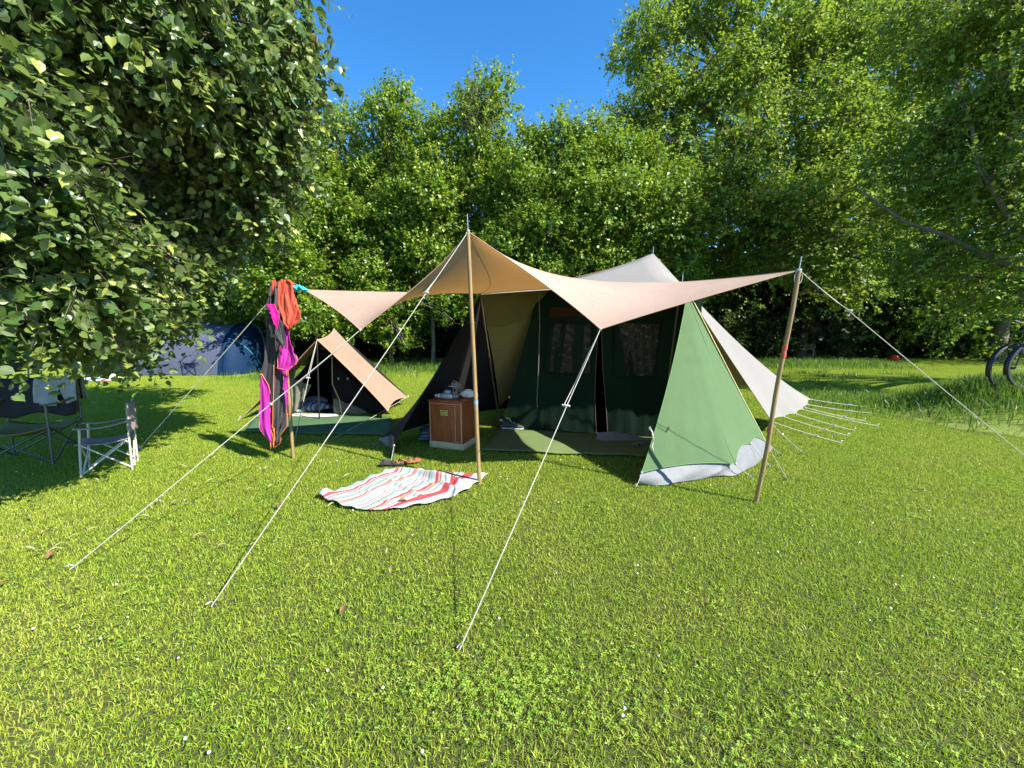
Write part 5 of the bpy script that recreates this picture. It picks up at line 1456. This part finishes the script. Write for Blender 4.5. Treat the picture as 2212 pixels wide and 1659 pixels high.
hem([[r_i[4] + Vector((0, -.01, .01)) for r_i in rows], [r_i[9] + Vector((0, -.01, .02)) for r_i in rows]], .018, simple("teal_trim", (.03, .22, .26), .5), ft, "trim")
fy_ = G(417, 812)
camp_chair((fy_.x, fy_.y + .1, 0), math.radians(-90), "dark blue folding chair standing in front of the grey tunnel tent", simple("navy_tube", (.04, .05, .09), .4), simple("navy_cloth", (.02, .06, .16), .8), w=.38, d=.36, seat=.42, back=.80, arm=.60, sagd=.03)
def low_table(u, v, w_, label):
    p_ = G(u, v); root = thing("camp_table", p_, label, "table")
    b = MB(); b.box((p_.x, p_.y, .36), (w_, .35, .02), bevel=.004); b.build("tabletop", simple("table_pale", (.55, .56, .56), .5), root)
    for s_ in (-1, 1):
        b = MB(); b.tube([p_ + Vector((-w_ * .4, s_ * .14, 0)), p_ + Vector((w_ * .4, s_ * .14, .35))], .012, 6); b.tube([p_ + Vector((w_ * .4, s_ * .14, 0)), p_ + Vector((-w_ * .4, s_ * .14, .35))], .012, 6); b.build("leg", M_dark_tube, root)
low_table(188, 816, .48, "low folding table with crossed legs by the red and white blanket")
low_table(222, 814, .40, "darker small folding table nearest the far tent's left end")
o = flat("picnic_blanket", [G(150, 826), G(252, 824), G(240, 817), G(172, 818)], .03, striped("red_white_blanket", [(.75, .74, .70), (.10, .12, .35), (.75, .74, .72), (.72, .07, .04), (.72, .3, .22)], .7, 0), fr=1.0)
tag(o, "red and white striped blanket lying on the far lawn", "blanket")
p_ = G(243, 822); b = MB(); b.lathe((p_.x, p_.y, .02), [(.20, 0), (.21, .02), (.17, .10), (.08, .15), (.01, .165)], 14)
o = b.build("white_bowl", simple("bowl_cream", (.70, .66, .55), .5)); tag(o, "upturned cream bowl on the far blanket's right end", "bowl")

# ------------------------------------------------------------------ bicycles at the right edge
M_tyre = simple("tyre", (.025, .026, .03), .6, var=.3); M_rim = simple("rim", (.09, .09, .10), .4, metal=.6); M_bk = simple("black_enamel", (.012, .012, .014), .3); M_grip = simple("grip", (.10, .09, .08), .7)
def bicycle(c, head, label):
    """c: hub of the front wheel"""
    R_ = .35; c = Vector(c); root = thing("bicycle", (c.x, c.y, c.z - R_), label, "bicycle", "bicycles on the grassy bank")
    f_ = Vector((math.cos(head), math.sin(head), 0)); up = Vector((0, 0, 1)); s_ = f_.cross(up)
    def q(x, z, y=0): return c + f_ * x + up * (z) + s_ * y
    for x0 in (0, -1.08):
        m1 = MB(); m1.tube([q(x0 + R_ * math.cos(t), R_ * math.sin(t)) for t in [2 * math.pi * i / 48 for i in range(49)]], .019, 8, cap=False); w_ = m1.build("wheel", M_tyre, root)
        m1 = MB(); m1.tube([q(x0 + (R_ - .025) * math.cos(t), (R_ - .025) * math.sin(t)) for t in [2 * math.pi * i / 48 for i in range(49)]], .010, 6, cap=False); m1.build("rim", M_rim, w_)
        m1 = MB()
        for i in range(28): a_ = 2 * math.pi * i / 28; m1.tube([q(x0 + .02 * math.cos(a_ + 1), .02 * math.sin(a_ + 1), .02 * (-1) ** i), q(x0 + (R_ - .03) * math.cos(a_), (R_ - .03) * math.sin(a_))], .0012, 4)
        m1.tube([q(x0, 0, -.05), q(x0, 0, .05)], .018, 8); m1.build("spokes", M_rim, w_)
        m1 = MB(); rws = []
        for i in range(25):
            a_ = math.radians(-20 + 165 * i / 24) if x0 == 0 else math.radians(20 + 165 * i / 24)
            rws.append([q(x0 + (R_ + .035 + .006 * math.cos(k * .8 - 1.6)) * math.cos(a_), (R_ + .035 + .006 * math.cos(k * .8 - 1.6)) * math.sin(a_), (k - 2) * .013) for k in range(5)])
        m1.grid(rws); m1.build("mudguard", M_bk, root)
    m1 = MB()
    for y in (-.05, .05): m1.tube([q(0, 0, y), q(-.07, .30, y), q(-.12, .42, 0)], .009, 6)
    m1.build("fork", M_bk, root)
    m1 = MB(); m1.tube([q(-.12, .42), q(-.20, .66)], .018, 8); m1.tube([q(-.13, .45), q(-.60, -.03)], .016, 8); m1.tube([q(-.18, .62), q(-.78, .42)], .014, 8); m1.tube([q(-.60, -.03), q(-.82, .52)], .015, 8); m1.tube([q(-.60, -.03), q(-1.08, 0)], .011, 8); m1.tube([q(-.80, .45), q(-1.08, 0)], .010, 8); m1.build("frame", M_bk, root)
    m1 = MB(); m1.tube([q(-.20, .66), q(-.22, .74)], .012, 8); m1.tube([q(-.42, .70, -.28), q(-.28, .74, -.27), q(-.13, .76, -.16), q(-.22, .74, 0), q(-.13, .76, .16), q(-.28, .74, .27), q(-.42, .70, .28)], .011, 8); m1.build("handlebar", M_rim, root)
    for y in (-.28, .28):
        m1 = MB(); m1.tube([q(-.30, .735, y * .97), q(-.44, .695, y)], .017, 8); m1.build("grip", M_grip, root)
    m1 = MB(); m1.lathe(q(-.86, .62), [(.03, -.02), (.09, 0), (.10, .03), (.05, .05)], 12); m1.build("saddle", M_bk, root)
    m1 = MB(); m1.lathe(q(-.10, .56, 0), [(.02, -.03), (.035, -.01), (.032, .03), (.01, .045)], 10, Matrix((s_, up, f_)).transposed()); m1.build("headlamp", M_rim, root)
    m1 = MB(); m1.tube([q(-.60, -.03, -.08), q(-.60, -.03, .08)], .02, 8); m1.tube([q(-.60, -.03, .08), q(-.52, -.17, .08)], .009, 6); m1.tube([q(-.60, -.03, -.08), q(-.68, .11, -.08)], .009, 6); m1.build("crank", M_rim, root)
bicycle(AT(2229, 792, 5.80), math.radians(178), "black bicycle at the right edge, its front wheel nearest the lawn")
bicycle(AT(2183, 795, 5.98), math.radians(183), "second black bicycle behind, with its handlebar and mudguard showing further left")
p_ = G(1930, 779)
b = MB(); b.lathe((p_.x, p_.y, .0), [(.13, 0), (.17, .04), (.175, .12), (.14, .19), (.07, .23), (.005, .24)], 16)
o = b.build("red_ball", simple("red_rubber", (.62, .03, .02), .4)); tag(o, "red ball lying in the shaded grass under the big tree", "ball")

# ------------------------------------------------------------------ fallen leaves and bracts on the lawn
M_fall = simple("dry_bract", (.34, .30, .13), .8, var=.25, scale=30); M_fall2 = simple("dry_brown_leaf", (.18, .08, .035), .8, var=.3, scale=30)
def leaf_mesh(L, w_, mat):
    V = []; n = 8
    for i in range(n + 1):
        t_ = i / n; ww = w_ * math.sin(math.pi * (t_ * .92 + .04)) ** .6 * .5; z = .012 * math.sin(t_ * 3.1) + .004
        V += [(-L / 2 + L * t_, -ww, z + .006), (-L / 2 + L * t_, 0, z), (-L / 2 + L * t_, ww, z + .008)]
    F = [(i * 3 + j, i * 3 + j + 1, (i + 1) * 3 + j + 1, (i + 1) * 3 + j) for i in range(n) for j in range(2)]
    me = bpy.data.meshes.new("fallen_leaf"); me.from_pydata(V, [], F); me.materials.append(mat); me.update(); return me
lm1, lm2 = leaf_mesh(.06, .012, M_fall), leaf_mesh(.055, .028, M_fall2)
rr = random.Random(44)
spots = [(93, 1150), (160, 1160), (205, 1040), (130, 1180), (200, 1145), (250, 1147), (62, 1188), (118, 1190), (430, 1160), (380, 1087), (425, 1048), (585, 1052), (340, 1085), (715, 1092), (455, 1040), (575, 1012), (605, 1040), (480, 1180), (840, 1235),
         (500, 1035), (540, 1058), (460, 985), (395, 1010), (520, 1000), (310, 1120), (60, 1120), (750, 1030), (835, 1192)]
for (u, v) in spots:
    p_ = G(u, v, .03); o = bpy.data.objects.new("fallen_bract", lm1); COL.objects.link(o); o.location = p_; o.rotation_euler = (rr.uniform(-.3, .3), rr.uniform(-.3, .3), rr.uniform(0, 6.28)); o.scale = (rr.uniform(.8, 1.4),) * 3
    tag(o, "narrow pale yellow fallen bract lying on the left lawn", "fallen leaf", "pale fallen bracts on the left lawn")
for (u, v) in [(548, 1040), (112, 1200), (85, 1197), (602, 1095), (870, 1085), (893, 1040), (515, 1110), (740, 1318), (8, 1262)]:
    p_ = G(u, v, .03); o = bpy.data.objects.new("fallen_leaf", lm2); COL.objects.link(o); o.location = p_; o.rotation_euler = (rr.uniform(-.4, .4), rr.uniform(-.4, .4), rr.uniform(0, 6.28)); o.scale = (rr.uniform(.8, 1.3),) * 3
    tag(o, "small curled brown fallen leaf lying on the left lawn", "fallen leaf", "brown fallen leaves on the left lawn")
